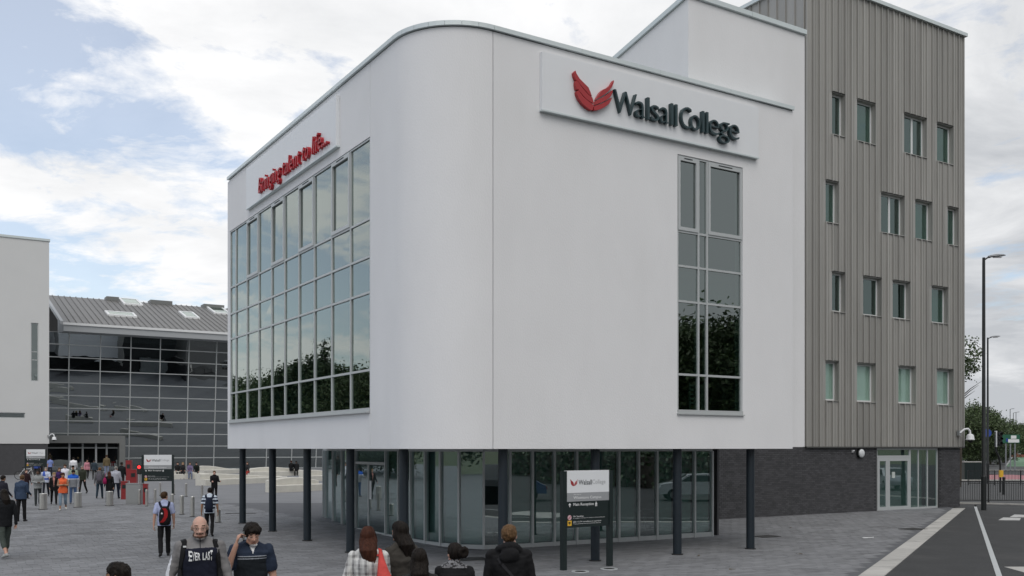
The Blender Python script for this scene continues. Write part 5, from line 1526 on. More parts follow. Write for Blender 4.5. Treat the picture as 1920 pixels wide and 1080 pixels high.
    if near or vox < .0125:
        lipm = add_m(skin((SK[sk][0] * .76, SK[sk][1] * .64, SK[sk][2] * .62)))
        hd = (lab == 1)
        idx[hd & (np.abs(hl[:, 2] - 1.5705) < .010) & (np.abs(hl[:, 0]) < .024) & (hl[:, 1] > .085)] = lipm
        bm_ = add_m(hairm(HC[hc]))
        idx[hd & (np.abs(hl[:, 2] - 1.667) < .006) & (np.abs(np.abs(hl[:, 0]) - .034) < .019) & (hl[:, 1] > .06)] = bm_
    if extra: extra(idx, lab, loc, hl, add_m, names)
    for m in mats: me.materials.append(m)
    for k in range(len(me.materials) - len(mats)): pass
    # new_from_object keeps the helper's slot first: rebuild the list
    me.materials.clear()
    for m in mats: me.materials.append(m)
    me.polygons.foreach_set('material_index', idx.astype(np.int32))
    # cloth folds
    vc = np.empty(nv * 3); me.vertices.foreach_get('co', vc); vc = vc.reshape(-1, 3)
    if near or vox <= .013:
        vn = np.empty(nv * 3); me.vertices.foreach_get('normal', vn); vn = vn.reshape(-1, 3)
        isc = np.zeros(nv, bool)
        lv = np.empty(len(me.loops), np.int32); me.loops.foreach_get('vertex_index', lv)
        ls = np.empty(nf, np.int32); lt = np.empty(nf, np.int32); me.polygons.foreach_get('loop_start', ls); me.polygons.foreach_get('loop_total', lt)
        fi = np.repeat(np.arange(nf), lt)
        isc[lv] = ((lab == 0) | (lab == 3) | (lab == 6))[fi]
        sd_ = random.uniform(0, 50); amp = .016 if near else .010
        for i in np.nonzero(isc)[0]:
            p_ = vc[i]
            n_ = noise.noise((p_[0] * 7 + sd_, p_[1] * 7, p_[2] * 4.5 + sd_)) + .5 * noise.noise((p_[0] * 16, p_[1] * 16 + sd_, p_[2] * 11))
            n_ += .6 * abs(noise.noise((p_[0] * 5 + p_[2] * 9 + sd_, p_[1] * 9, p_[2] * 13 - p_[0] * 6)))
            vc[i] = p_ + vn[i] * amp * n_
        me.vertices.foreach_set('co', vc.ravel())
    me.shade_smooth(); me.update(); me.name = 'body'
    o = bpy.data.objects.new('body', me); col.objects.link(o); o.parent = t
    # ---- hair
    hb = MB(); bones_ok = True
    if hair not in ('bald', 'none'):
        if hair == 'cap':
            hb.ball(H(0, -.006, 1.685), (.086, .103, .075), 16, 10, M=M3); hb.ball(H(0, .10, 1.690), (.06, .06, .010), 12, 6, M=M3)
        else:
            hb.ball(H(0, -.022, 1.664), (.088, .098, .100), 18, 12, M=M3)
            if hair in ('short', 'long', 'bob', 'fringe', 'bun', 'tail'): hb.ball(H(0, .004, 1.700), (.080, .092, .070), 16, 10, M=M3)
            if hair == 'crop': hb.ball(H(0, -.004, 1.695), (.079, .089, .068), 16, 10, M=M3)
            if hair == 'fringe':
                hb.ball(H(-.02, .035, 1.705), (.070, .072, .048), 14, 8, M=M3); hb.ball(H(0, -.02, 1.67), (.094, .104, .098), 16, 10, M=M3)
            if hair in ('long', 'bob'):
                hr = random.Random(int(h * 1000) + len(label))
                n_l = 15
                for k in range(n_l):
                    f_ = k / (n_l - 1) * 2 - 1; an = f_ * 1.75
                    rx, ry = .074, .082
                    sx_, sy_ = math.sin(an) * rx, -math.cos(an) * ry - .012
                    zl = (hr.uniform(1.30, 1.37) - .06 * (1 - abs(f_))) if hair == 'long' else hr.uniform(1.48, 1.52)
                    sp = hair_spread
                    p0 = H(sx_ * .8, sy_ * .75, 1.70); p1 = H(sx_ * 1.06, sy_, 1.60)
                    q1 = Ml @ V3((sx_ * 1.02 + sp * .03, min(sy_ * 1.0, -.02) - .055, 1.47)); q2 = Ml @ V3((sx_ * .82 + hr.uniform(-.012, .012) + sp * .06, -.112 - .012 * math.cos(an) + hr.uniform(-.008, .008), (1.47 + zl) / 2)); q3 = Ml @ V3((sx_ * .55 + hr.uniform(-.02, .02) + sp * .075, -.118 + hr.uniform(-.006, .01), zl))
                    if hair == 'bob': hb.tube([p0, p1, p1.lerp(H(sx_ * 1.1, sy_ * 1.0, 1.5), .9)], [.022, .026, .014], 8)
                    else: hb.tube([p0, p1, q1, q2, q3], [.022, .027, .025, .020, .006], 8)
            if hair == 'bun':
                c_ = H(.055, -.125, 1.665)
                for k in range(10):
                    a = 2 * math.pi * k / 10; hb.ball(c_ + M3 @ V3((.040 * math.cos(a), -.01, .040 * math.sin(a))), (.028, .030, .028), 8, 6)
                hb.ball(c_, (.04, .025, .04), 8, 6)
            if hair == 'tail':
                hb.tube([H(0, -.10, 1.69), H(0, -.15, 1.66), H(0, -.16, 1.56), H(0, -.15, 1.46)], [.03, .035, .035, .012], 10)
        hb.xf(Matrix.Scale(sc, 4))
        hm = voxel(hb, (.007 if near else .011) * sc, 3)
        hm.materials.clear(); hm.materials.append(hairm(HC[hc]) if hair != 'cap' else cloth(HC.get(hc, (.1, .1, .1))))
        if near and hair != 'cap':
            n_ = len(hm.vertices); vc = np.empty(n_ * 3); hm.vertices.foreach_get('co', vc); vc = vc.reshape(-1, 3); vn = np.empty(n_ * 3); hm.vertices.foreach_get('normal', vn); vn = vn.reshape(-1, 3)
            cx = H(0, -.02, 1.70) * sc
            short = hair in ('crop', 'short', 'fringe')
            for i in range(n_):
                p_ = vc[i]; an = math.atan2(p_[1] - cx[1], p_[0] - cx[0])
                if short: q_ = noise.noise((p_[0] * 60, p_[1] * 60, p_[2] * 42)) * .008 + noise.noise((p_[0] * 25, p_[1] * 25, p_[2] * 18)) * .008
                else: q_ = noise.noise((math.cos(an) * 7 + p_[2] * 2, math.sin(an) * 7, p_[2] * 3)) * .008 + noise.noise((math.cos(an) * 22 + p_[2] * 3, math.sin(an) * 22, p_[2] * 5)) * .0045
                vc[i] = p_ + vn[i] * q_
            hm.vertices.foreach_set('co', vc.ravel())
        hm.shade_smooth(); hm.update()
        ho = bpy.data.objects.new('hair' if hair != 'cap' else 'cap', hm); col.objects.link(ho); ho.parent = t
    if near:
        for s_ in (1, -1):
            eb = MB(); eb.ball(H(s_ * .031, .0755, 1.638) * sc, .0112 * sc, 12, 9)
            eb.build('eye', M['eye'], t, sm=True)
            ib = MB(); ib.ball(H(s_ * .031, .0845, 1.6375) * sc, (.0062 * sc, .0042 * sc, .0062 * sc), 10, 6, M=M3); ib.build('iris', M['sign_black'], t, sm=True)
            lb = MB(); lb.capsule(H(s_ * .018, .086, 1.6455) * sc, .0055 * sc, H(s_ * .045, .078, 1.645) * sc, .0055 * sc, 6); lb.capsule(H(s_ * .019, .084, 1.6285) * sc, .004 * sc, H(s_ * .044, .077, 1.629) * sc, .004 * sc, 6); lb.build('eyelid', mats[1], t, sm=True)
    return dict(t=t, me=me, sc=sc, Ml=Ml, H=H, M3=M3, wr=wrists, h=h)
M['eye'] = mat('eye_white', (.34, .31, .29), .35)

def ribbon(P, path, w, th, m, parent, name='strap', out=.004, axis=1):
    """strap lying on the body: path of local (x, y_from, z), projected towards the body along +-y"""
    sc = P['sc']; bvh = BVHTree.FromPolygons([v.co for v in P['me'].vertices], [tuple(p.vertices) for p in P['me'].polygons])
    pts = []
    for (x, s_, z) in path:
        o = Vector((x, 1.0 * s_, z)) * sc if s_ in (1, -1) else None
        if o is not None:
            o = Vector((x * sc, s_ * 1.0, z * sc)); hit = bvh.ray_cast(o, Vector((0, -s_, 0)))
            p_, n_ = (hit[0], hit[1]) if hit[0] is not None else (Vector((x, s_ * .1, z)) * sc, Vector((0, s_, 0)))
            if n_.y * s_ < 0: n_ = -n_
        else:
            o = Vector((x * sc, s_ * sc, 3.0)); hit = bvh.ray_cast(o, Vector((0, 0, -1))); p_, n_ = (hit[0], hit[1]) if hit[0] is not None else (Vector((x, s_, z)) * sc, Vector((0, 0, 1)))
        pts.append((p_, n_))
    rs = []
    for i, (p_, n_) in enumerate(pts):
        t_ = (pts[min(i + 1, len(pts) - 1)][0] - pts[max(i - 1, 0)][0]).normalized(); a = t_.cross(n_).normalized()
        b_ = p_ + n_ * out
        rs.append([b_ - a * w / 2 - n_ * .01, b_ + a * w / 2 - n_ * .01, b_ + a * w / 2 + n_ * th, b_ - a * w / 2 + n_ * th])
    return MB().rings(rs).build(name, m, parent, sm=35)

def bag_thing(P, name, label, cat):
    t = thing(name, label, cat, P['t'].location, P['t'].rotation_euler.z)
    return t
def backpack(P, label, colr, zc=1.22, hh=.24, ww=.15, dp=.10, red=None, yoff=-.20, straps=True, strapc=None, kx=1.0):
    t = bag_thing(P, 'backpack', label, 'backpack'); sc = P['sc']
    mb = MB(); rs = []
    for f_, ex_, ey_ in ((-1, .55, .5), (-.92, .85, .8), (-.5, 1.0, 1.05), (0, 1.0, 1.0), (.5, .88, .85), (.85, .66, .65), (1.0, .35, .4)):
        rs.append([(ww * ex_ * math.cos(2 * math.pi * k / 16), yoff + dp * ey_ * math.sin(2 * math.pi * k / 16), zc + hh * f_) for k in range(16)])
    mb.rings(rs); mb.xf(Matrix.Scale(sc, 4) @ Matrix.Identity(4)); mb.xf(Matrix.Identity(4)); mb.build('bag', cloth(colr), t, sm=50)
    if red:
        mb = MB(); rs = []
        for (xx, zz) in ((-.03, zc + hh * .8), (.015, zc + hh * .55), (.02, zc + hh * .2), (.01, zc - .1 * hh), (-.04, zc - .45 * hh), (-.09, zc - .68 * hh)):
            yy = yoff - dp * .93 * math.sqrt(max(.2, 1 - (xx / ww) ** 2)); w_ = .045
            rs.append([(xx - w_, yy + .02, zz), (xx + w_, yy + .02, zz), (xx + w_, yy - .022, zz), (xx - w_, yy - .022, zz)])
        mb.rings(rs); mb.xf(Matrix.Scale(sc, 4)); mb.build('red_panel', cloth(red), t, sm=40)
        mb = MB(); mb.tube([(-.085, yoff - dp * 1.0, zc + .28 * hh), (-.085, yoff - dp * 1.12, zc + .28 * hh)], .022, 12); mb.xf(Matrix.Scale(sc, 4)); mb.build('badge', M['plastic_white'], t)
    if straps:
        for s_ in (1, -1):
            ribbon(P, [(s_ * .05, -1, zc + hh * .75), (s_ * .085, -1, 1.34), (s_ * kx * .11, -1, 1.40), (s_ * kx * .12, -.03, 1.5), (s_ * kx * .115, .02, 1.5), (s_ * kx * .118, 1, 1.40), (s_ * kx * .13, 1, 1.30), (s_ * kx * .14, 1, 1.18), (s_ * kx * .155, 1, 1.08)], .055, .014, cloth(strapc or colr), t)
    return t

# ------------------------------------------------------------------ people near the camera
def plaid_mat():
    m = mat('plaid_cloth', (.52, .52, .51), .85, bump=.4, bscale=24, spec=.2)
    n = m.node_tree.nodes; l = m.node_tree.links; b = n['Principled BSDF']
    tcn = n.new('ShaderNodeTexCoord'); sp = n.new('ShaderNodeSeparateXYZ'); l.new(tcn.outputs['Object'], sp.inputs[0])
    def band(out, k, w0, ph):
        a = n.new('ShaderNodeMath'); a.operation = 'MULTIPLY_ADD'; a.inputs[1].default_value = k; a.inputs[2].default_value = ph; l.new(out, a.inputs[0])
        f_ = n.new('ShaderNodeMath'); f_.operation = 'FRACT'; l.new(a.outputs[0], f_.inputs[0])
        c_ = n.new('ShaderNodeMath'); c_.operation = 'LESS_THAN'; c_.inputs[1].default_value = w0; l.new(f_.outputs[0], c_.inputs[0]); return c_.outputs[0]
    def add(a, c, k):
        q = n.new('ShaderNodeMath'); q.operation = 'MULTIPLY_ADD'; q.inputs[1].default_value = k; l.new(a, q.inputs[0])
        if isinstance(c, float): q.inputs[2].default_value = c
        else: l.new(c, q.inputs[2])
        return q.outputs[0]
    v = add(band(sp.outputs[0], 13.0, .38, .1), 0.0, .55)
    v = add(band(sp.outputs[0], 13.0, .10, .62), v, .3)
    v = add(band(sp.outputs[2], 11.0, .30, .2), v, .28)
    mi = n.new('ShaderNodeMix'); mi.data_type = 'RGBA'; mi.clamp_factor = True; l.new(v, mi.inputs['Factor'])
    mi.inputs['A'].default_value = (.60, .60, .58, 1); mi.inputs['B'].default_value = (.13, .125, .13, 1); l.new(mi.outputs['Result'], b.inputs['Base Color'])
    return m
GRP = 'people on the plaza'
def at_px(u, Y): return (u - 960) / F * Y
# bald man
grey = (.19, .185, .185); navy = (.012, .014, .026)
def ex_bald(idx, lab, loc, hl, add_m, names):
    nv = add_m(cloth(navy)); wh = add_m(cloth((.62, .63, .66))); bd = add_m(hairm((.095, .058, .042))); st_ = add_m(skin((.33, .22, .17))); dk = add_m(cloth((.03, .03, .035)))
    to = (lab == 0)
    idx[to & (loc[:, 2] < 1.395) & (loc[:, 2] > .84) & (np.abs(loc[:, 0]) < .19)] = nv
    idx[to & (np.abs(loc[:, 0]) < .008) & (loc[:, 2] > 1.395) & (loc[:, 1] > 0)] = dk
    ar = (lab == 3)
    idx[ar & (np.abs(loc[:, 0]) > .27) & (np.abs(loc[:, 1] - .0) < .02)] = wh
    hd = (lab == 1) | (lab == 2)
    jaw = hd & (hl[:, 2] < 1.560) & (hl[:, 2] > 1.47) & (hl[:, 1] > -.01)
    idx[jaw] = bd
    idx[hd & (hl[:, 2] < 1.615) & (np.abs(hl[:, 0]) > .052) & (hl[:, 1] > -.005) & (hl[:, 1] < .07) & (hl[:, 2] > 1.5)] = bd
    idx[hd & (hl[:, 2] > 1.579) & (hl[:, 2] < 1.592) & (np.abs(hl[:, 0]) < .036) & (hl[:, 1] > .075)] = bd
    idx[(lab == 1) & (np.abs(hl[:, 0]) > .062) & (hl[:, 2] > 1.615) & (hl[:, 2] < 1.69) & (hl[:, 1] < .035) & (hl[:, 1] > -.09)] = st_
Y = 10.4; X = at_px(374, Y); zt = EYE - 126 / F * Y; z0 = gz(X, Y)
P = person('bald bearded man in glasses and grey and navy sweatshirt, walking toward the viewer', X, Y, zt - z0 - .004, 4, female=False, top=grey, bottom=(.02, .02, .024), sk='p', hair='bald', hc='brown',
           arms=((-4, 17, 12), (6, 16, 12)), legs=(12, 6, -12, 20), bulk=1.14, vox=.0085, near=True, extra=ex_bald, yaw=-3, pitch=5, drop=.038, grp=GRP)
sc = P['sc']
bvh = BVHTree.FromPolygons([v.co for v in P['me'].vertices], [tuple(p.vertices) for p in P['me'].polygons])
def chest_text(P, s, x0, x1, z0, z1, m, bold=.02, name='print'):
    V, Fs = text_mesh(s, 1.0, 0.0, bold, 2); a, c, e, g = bounds(V); out = []
    for (vx, vy, vz) in V:
        x = x1 - (vx - a) / (c - a) * (x1 - x0); z = z0 + (vy - e) / (g - e) * (z1 - z0)
        arch = 1 + .0
        hit = bvh.ray_cast(Vector((x, 1.0, z)), Vector((0, -1, 0))); yy = hit[0].y if hit[0] is not None else .13
        out.append((x, yy + .006, z))
    return MB().add(out, Fs).build(name, m, P['t'])
# taller outer letters, as on the shirt
for s_, x0, x1, up in (('E', .080, .112, .020), ('V', .054, .078, .010), ('E', .030, .052, .004), ('R', .002, .028, .0), ('L', -.044, -.020, .0), ('A', -.070, -.046, .004), ('S', -.092, -.072, .010), ('T', -.118, -.094, .022)):
    chest_text(P, s_, x0 * sc, x1 * sc, (1.272 - up * .4) * sc, (1.345 + up) * sc, M['print_white'], .025)
gl = MB(); H = P['H']
for s_ in (1, -1):
    ring = []
    for k in range(13): a = 2 * math.pi * k / 12; ring.append(H(s_ * .033 + .023 * math.cos(a), .099, 1.638 + .015 * math.sin(a)) * sc)
    gl.tube(ring, .0012 * sc, 5); gl.tube([H(s_ * .056, .098, 1.642) * sc, H(s_ * .080, .02, 1.642) * sc], .0018 * sc, 5)
gl.tube([H(-.010, .102, 1.64) * sc, H(.010, .102, 1.64) * sc], .0012 * sc, 5)
g = thing('glasses', 'thin rimmed glasses on the bald bearded man', 'glasses', P['t'].location, P['t'].rotation_euler.z); gl.build('frame', M['iron'], g, sm=True)
bp_ = backpack(P, 'black backpack with padded straps on the bald bearded man', (.010, .010, .011), zc=1.17, hh=.27, ww=.17, kx=1.28)
mb = MB(); mb.box(.135 * sc, .142 * sc, 1.405 * sc, .165 * sc, .152 * sc, 1.42 * sc); mb.build('strap_label', M['print_white'], bp_)

# man on the phone
def ex_phone(idx, lab, loc, hl, add_m, names):
    ln = add_m(cloth((.30, .32, .36))); wh = add_m(cloth((.70, .70, .70))); nv = add_m(cloth((.022, .032, .055)))
    to = (lab == 0)
    idx[to & (loc[:, 2] > 1.345)] = nv
    for zc in (1.318, 1.342): idx[to & (np.abs(loc[:, 2] - zc) < .0045) & (loc[:, 1] > -.02)] = ln
    idx[to & (loc[:, 1] > .02) & (loc[:, 2] > 1.37) & (np.abs(loc[:, 0] + .01) < (loc[:, 2] - 1.37) * .40)] = wh
    idx[(lab == 2) & (hl[:, 2] < 1.49)] = wh
    idx[lab == 3] = nv
Y = 10.9; X = at_px(470, Y); zt = EYE - 138 / F * Y; z0 = gz(X, Y)
P2 = person('dark haired man in a navy striped polo shirt holding a phone to his ear', X, Y, zt - z0, 6, top=(.014, .018, .022), sleeve='short', bottom=(.02, .022, .03), sk='l', hair='fringe', hc='dark',
            joints={1: ((.275, .095, 1.16), (.172, .135, 1.475))}, handdirs={1: ((0.1, .8, .2), (-.6, -.3, .3), (-.25, -.35, 1.0))}, arms=((0, 0, 0), (2, 11, 14)), bulk=1.10, vox=.0085, near=True, extra=ex_phone, pitch=17, yaw=8, lean=3, curl=48, drop=.045)
sc = P2['sc']; w1, fd = P2['wr'][1]
t = thing('mobile_phone', 'small mobile phone held at the ear of the man in the polo shirt', 'phone', P2['t'].location, P2['t'].rotation_euler.z)
c_ = P2['H'](.098, .02, 1.625) * sc
mb = MB(); mb.box(-.008, -.022, -.05, .008, .022, .05); mb.xf(Matrix.Translation(c_) @ Matrix.Rotation(R(22), 4, 'X')); mb.build('body', M['sign_black'], t)
mb = MB(); mb.box(.0085, -.019, -.03, .0095, .019, .045); mb.xf(Matrix.Translation(c_) @ Matrix.Rotation(R(22), 4, 'X')); mb.build('back_cover', M['cabinet'], t)
# white sleeve trim
# plaid woman
Y = 10.6; X = at_px(690, Y); zt = EYE - 149 / F * Y; z0 = gz(X, Y)
def ex_plain(*a): pass
P3 = person('auburn haired woman in a grey and white plaid shirt seen from behind', X, Y, zt - z0, 168, female=True, top=plaid_mat(), bottom=(.02, .025, .05), sk='l', hair='long', hc='auburn', arms=((6, 12, 20), (-8, 13, 18)), bulk=1.16, vox=.0085, near=True, yaw=6, pitch=6, roll=-3, drop=.035, hair_spread=.6)
sc = P3['sc']
t = bag_thing(P3, 'shoulder_bag', 'coral red sling bag on the shoulder of the woman in plaid', 'bag')
mb = MB(); rs = []
for (cx, zz, rx, ry) in ((.155, 1.475, .018, .02), (.172, 1.38, .032, .028), (.195, 1.26, .060, .05), (.225, 1.14, .095, .075), (.245, 1.02, .120, .09), (.25, .93, .120, .09), (.25, .88, .08, .06)):
    yy = -.085 - (1.475 - zz) * .22
    rs.append([(cx + rx * math.cos(2 * math.pi * k / 14), yy + ry * math.sin(2 * math.pi * k / 14), zz) for k in range(14)])
mb.rings(rs[::-1]); mb.xf(Matrix.Scale(sc, 4)); coral = cloth((.56, .075, .065), .6); mb.build('bag', coral, t, sm=60)
ribbon(P3, [(.13, -1, 1.40), (.135, -.02, 1.5), (.14, .03, 1.5), (.15, 1, 1.38), (.17, 1, 1.28), (.19, 1, 1.18)], .035, .012, coral, t)
# woman with long dark hair
Y = 11.0; X = at_px(752, Y); zt = EYE - 139 / F * Y; z0 = gz(X, Y)
P4 = person('woman with long dark brown hair in an olive brown top, turning away', X, Y, zt - z0, 205, female=True, top=(.050, .046, .040), bottom=(.02, .02, .02), sk='l', hair='long', hc='dark', arms=((0, 9, 14), (0, 9, 40)), bulk=1.06, vox=.0095, near=True, yaw=12, pitch=3, drop=.03, hair_spread=.9)
# black haired woman, only the head shows
Y = 9.6; X = at_px(786, Y); zt = EYE - 190 / F * Y; z0 = gz(X, Y)
P5 = person('short woman with smooth black hair, only her head in view from behind', X, Y, zt - z0, 184, female=True, top=(.02, .02, .02), sk='t', hair='long', hc='dark', bulk=1.0, vox=.011, near=True)
# bun
def ex_scarf(idx, lab, loc, hl, add_m, names):
    sc_ = add_m(mat('scarf', (.20, .20, .21), .8, stain=((.02, .02, .022), 40, .5, .05)))
    idx[(lab == 0) & (loc[:, 2] > 1.44)] = sc_; idx[(lab == 2) & (loc[:, 2] < 1.52)] = sc_
Y = 10.0; X = at_px(852, Y); zt = EYE - 180 / F * Y; z0 = gz(X, Y)
P6 = person('woman with black hair in a loose bun, black jacket and grey scarf', X, Y, zt - z0, 172, female=True, top=(.009, .009, .010), sk='l', hair='bun', hc='dark', bulk=1.12, vox=.0095, near=True, yaw=28, drop=.05, extra=ex_scarf)
# boy with black hooded jacket
Y = 10.5; X = at_px(955, Y); zt = EYE - 145 / F * Y; z0 = gz(X, Y)
P7 = person('light brown haired boy in a black hooded jacket seen from behind', X, Y, zt - z0, 181, top=(.010, .010, .011), sk='p', hair='crop', hc='light', arms=((0, 12, 12), (0, 12, 12)), bulk=1.16, vox=.0085, near=True, hood=True, yaw=-8, drop=.035)
t = bag_thing(P7, 'shoulder_strap', 'thin dark bag strap across the back of the boy in black', 'strap')
ribbon(P7, [(-.12, -1, 1.36), (-.06, -1, 1.28), (.01, -1, 1.20), (.08, -1, 1.10), (.13, -1, 1.02)], .03, .008, cloth((.03, .03, .033)), t)
# head at the bottom left
Y = 7.9; X = at_px(224, Y); zt = EYE - 216 / F * Y; z0 = gz(X, Y)
P8 = person('dark haired person whose head top just enters the picture at lower left', X, Y, zt - z0, -120, top=(.02, .02, .03), sk='t', hair='short', hc='dark', vox=.011, near=True, yaw=10)

# ------------------------------------------------------------------ people in the middle distance
def pm(u, vh, vf, label, heading, **kw):
    p = ground(u, vf); h = max(1.5, min(1.92, (vf - vh) / F * p.y))
    rg_ = random.Random(int(u * 7 + vh))
    for k_, v_ in (('yaw', rg_.uniform(-24, 24)), ('pitch', rg_.uniform(0, 14)), ('lean', rg_.uniform(-2, 5)), ('roll', rg_.uniform(-4, 4)), ('arms', ((rg_.uniform(-14, 20), rg_.uniform(6, 13), rg_.uniform(8, 45)), (rg_.uniform(-14, 20), rg_.uniform(6, 13), rg_.uniform(8, 45))))): kw.setdefault(k_, v_)
    return person(label, p.x, p.y, h, heading + rg_.uniform(-9, 9), vox=kw.pop('vox', .0135), **kw)
WALK = (14, 5, -13, 20); WALK2 = (-12, 20, 14, 5); STAND = (2, 2, -2, 3)
SW1 = ((-16, 7, 16), (18, 7, 22)); SW2 = ((18, 7, 22), (-16, 7, 16))
Q = pm(308, 922, 1044, 'boy in a pale blue shirt and black trousers walking away, looking right', 178, top=(.36, .40, .58), sleeve='short', bottom=(.008, .008, .009), hair='short', hc='brown', sk='l', legs=WALK, arms=((4, 11, 10), (-6, 13, 6)), yaw=-42, vox=.0115)
backpack(Q, 'black and red backpack on the boy in the pale blue shirt', (.010, .010, .011), zc=1.10, hh=.25, ww=.15, red=(.30, .016, .018), strapc=(.012, .014, .03))
def ex_stripe(idx, lab, loc, hl, add_m, names):
    nv = add_m(cloth((.012, .016, .04)))
    b_ = ((lab == 0) | (lab == 3) | (lab == 4))
    k = np.floor(loc[:, 2] / .062).astype(int) % 2 == 0
    idx[b_ & k & (idx == 0) & (loc[:, 2] < 1.40)] = nv
Q = pm(393, 919, 1006, 'boy in a white and navy striped top walking away behind the bald man', 176, top=(.55, .62, .70), sleeve='short', bottom=(.009, .009, .010), hair='short', hc='dark', sk='t', legs=WALK2, arms=((0, 14, 12), (2, 14, 12)), bulk=1.12, vox=.0115, extra=ex_stripe)
backpack(Q, 'navy backpack on the boy in the striped top', (.012, .017, .034), zc=1.14, hh=.24, ww=.14, strapc=(.012, .017, .034))
pm(402, 887, 940, 'man in a black coat with pale bag strap standing beyond the striped boy', 15, top=(.010, .010, .011), bottom=(.012, .012, .013), hair='crop', hc='light', sk='p', legs=STAND, arms=((20, 8, 70), (16, 8, 75)), bulk=1.1, hem=.74)
Q = pm(9, 917, 1046, 'person in a black jacket and dark green shorts leaving at the left edge', 200, top=(.010, .011, .013), bottom=(.055, .068, .060), shoes=(.35, .36, .35), cropped=True, hair='long', hc='dark', sk='l', legs=WALK, arms=SW1, bulk=1.14, hem=.80, vox=.0115)
pm(3, 892, 975, 'dark haired person half cut off by the left edge, behind the black jacket', 150, top=(.02, .02, .03), bottom=(.02, .02, .025), hair='short', hc='dark', sk='t', legs=STAND)
pm(40, 891, 978, 'woman in a denim blue jacket and black trousers seen from behind at left', 160, female=True, top=(.035, .055, .095), bottom=(.009, .009, .010), hair='short', hc='light', sk='l', legs=STAND, arms=((8, 8, 60), (4, 10, 20)), bulk=1.2, hem=.82, vox=.0125)
pm(49, 883, 935, 'dark clothed person just behind the woman in the denim jacket', 20, top=(.025, .012, .014), bottom=(.02, .02, .02), hair='crop', hc='brown', sk='p', legs=STAND)
pm(71, 881, 948, 'man in a grey sweater holding his hands together in front', 8, top=(.24, .25, .25), bottom=(.03, .035, .037), hair='crop', hc='dark', sk='d', legs=WALK, joints={1: ((.27, .02, 1.16), (.06, .21, 1.12)), -1: ((-.27, .02, 1.16), (-.06, .22, 1.12))}, bulk=1.14)
def ex_blue(idx, lab, loc, hl, add_m, names):
    b_ = add_m(cloth((.06, .11, .40))); idx[(lab == 0) & (loc[:, 0] > -.02 + .2 * (loc[:, 2] - 1.2)) & (loc[:, 2] > 1.22)] = b_
    idx[(lab == 0) & (np.abs(loc[:, 2] - 1.05) < .05)] = b_
pm(86, 876, 931, 'man in a white and blue patterned shirt behind the grey sweater', -10, top=(.50, .54, .66), bottom=(.02, .022, .03), hair='crop', hc='grey', sk='p', sleeve='short', legs=WALK, arms=SW1, extra=ex_blue, bulk=1.1)
pm(101, 887, 946, 'blonde woman in a black cardigan and black trousers', 2, female=True, top=(.009, .009, .010), bottom=(.010, .010, .011), hair='short', hc='blond', sk='p', legs=WALK2, arms=((10, 8, 30), (4, 9, 14)), hem=.76,
   extra=lambda idx, lab, loc, hl, add_m, names: idx.__setitem__((lab == 0) & (np.abs(loc[:, 0]) < .045 * (loc[:, 2] - .95) / .4) & (loc[:, 1] > .03), add_m(cloth((.42, .20, .17)))))
pm(118, 886, 957, 'woman in an orange top and cropped jeans with her arms folded', -4, female=True, top=(.68, .125, .045), sleeve='none', bottom=(.17, .23, .29), shoes=(.55, .53, .48), cropped=True, hair='bun', hc='auburn', sk='t', legs=(15, 6, -13, 22), joints={1: ((.215, .05, 1.16), (-.05, .205, 1.20)), -1: ((-.215, .05, 1.15), (.06, .185, 1.16))}, bulk=1.06, hem=.80, vox=.012)
def ex_bw(idx, lab, loc, hl, add_m, names):
    bl_ = add_m(cloth((.02, .10, .46))); wh = add_m(cloth((.60, .62, .66)))
    b_ = (lab == 0) | (lab == 3)
    idx[b_ & (loc[:, 2] > 1.29)] = bl_; idx[b_ & (loc[:, 2] > 1.24) & (loc[:, 2] <= 1.29)] = wh
pm(137, 881, 945, 'man in a blue, white and grey jacket and jeans looking down', -6, top=(.22, .23, .25), bottom=(.06, .10, .19), shoes=(.10, .11, .12), hair='fringe', hc='dark', sk='t', legs=STAND, arms=((24, 8, 60), (4, 10, 10)), bulk=1.14, pitch=22, extra=ex_bw)
pm(122, 871, 926, 'person in a bright white shirt behind the woman in orange', 10, top=(.72, .72, .78), bottom=(.04, .04, .05), hair='fringe', hc='brown', sk='l', legs=STAND)
pm(137.5, 873, 930, 'man in a pale green top behind the blue and white jacket', -15, top=(.26, .32, .25), bottom=(.04, .04, .05), hair='short', hc='dark', sk='t', legs=STAND, bulk=1.1)
pm(155, 873, 926, 'man in a flat cap and dark olive jacket walking alone', -20, top=(.030, .034, .024), bottom=(.013, .013, .013), hair='cap', hc='grey', sk='p', legs=WALK, arms=((16, 8, 60), (8, 8, 20)), bulk=1.12)
pm(111, 878, 929, 'ginger haired person in a purple top between the blonde woman and the white shirt', 6, female=True, top=(.05, .025, .10), bottom=(.02, .02, .04), hair='bob', hc='ginger', sk='l', legs=STAND)
Q = pm(187, 876, 935, 'man in a dark grey hooded top and jeans walking to the entrance', 172, top=(.10, .098, .105), bottom=(.016, .03, .045), hair='crop', hc='ginger', sk='p', legs=WALK, arms=SW2, bulk=1.2, hood=True)
backpack(Q, 'grey backpack on the man in the grey hooded top', (.095, .088, .105), zc=1.16, hh=.23, ww=.15, strapc=(.06, .06, .065))
Q = pm(205, 886, 942, 'woman in black with auburn hair and a magenta bag walking away', 188, female=True, top=(.008, .008, .009), bottom=(.009, .009, .010), hair='long', hc='auburn', sk='l', legs=WALK2, arms=SW1, hem=.66, bulk=1.1)
t = bag_thing(Q, 'handbag', 'magenta handbag hanging at the side of the woman in black', 'handbag'); mb = MB(); rs = []
for zz, rx, ry in ((.88, .07, .04), (.92, .14, .07), (1.05, .15, .075), (1.16, .10, .05), (1.19, .05, .03)): rs.append([(-.22 + rx * .6 * math.cos(2 * math.pi * k / 12), -.10 + rx * math.sin(2 * math.pi * k / 12), zz) for k in range(12)])
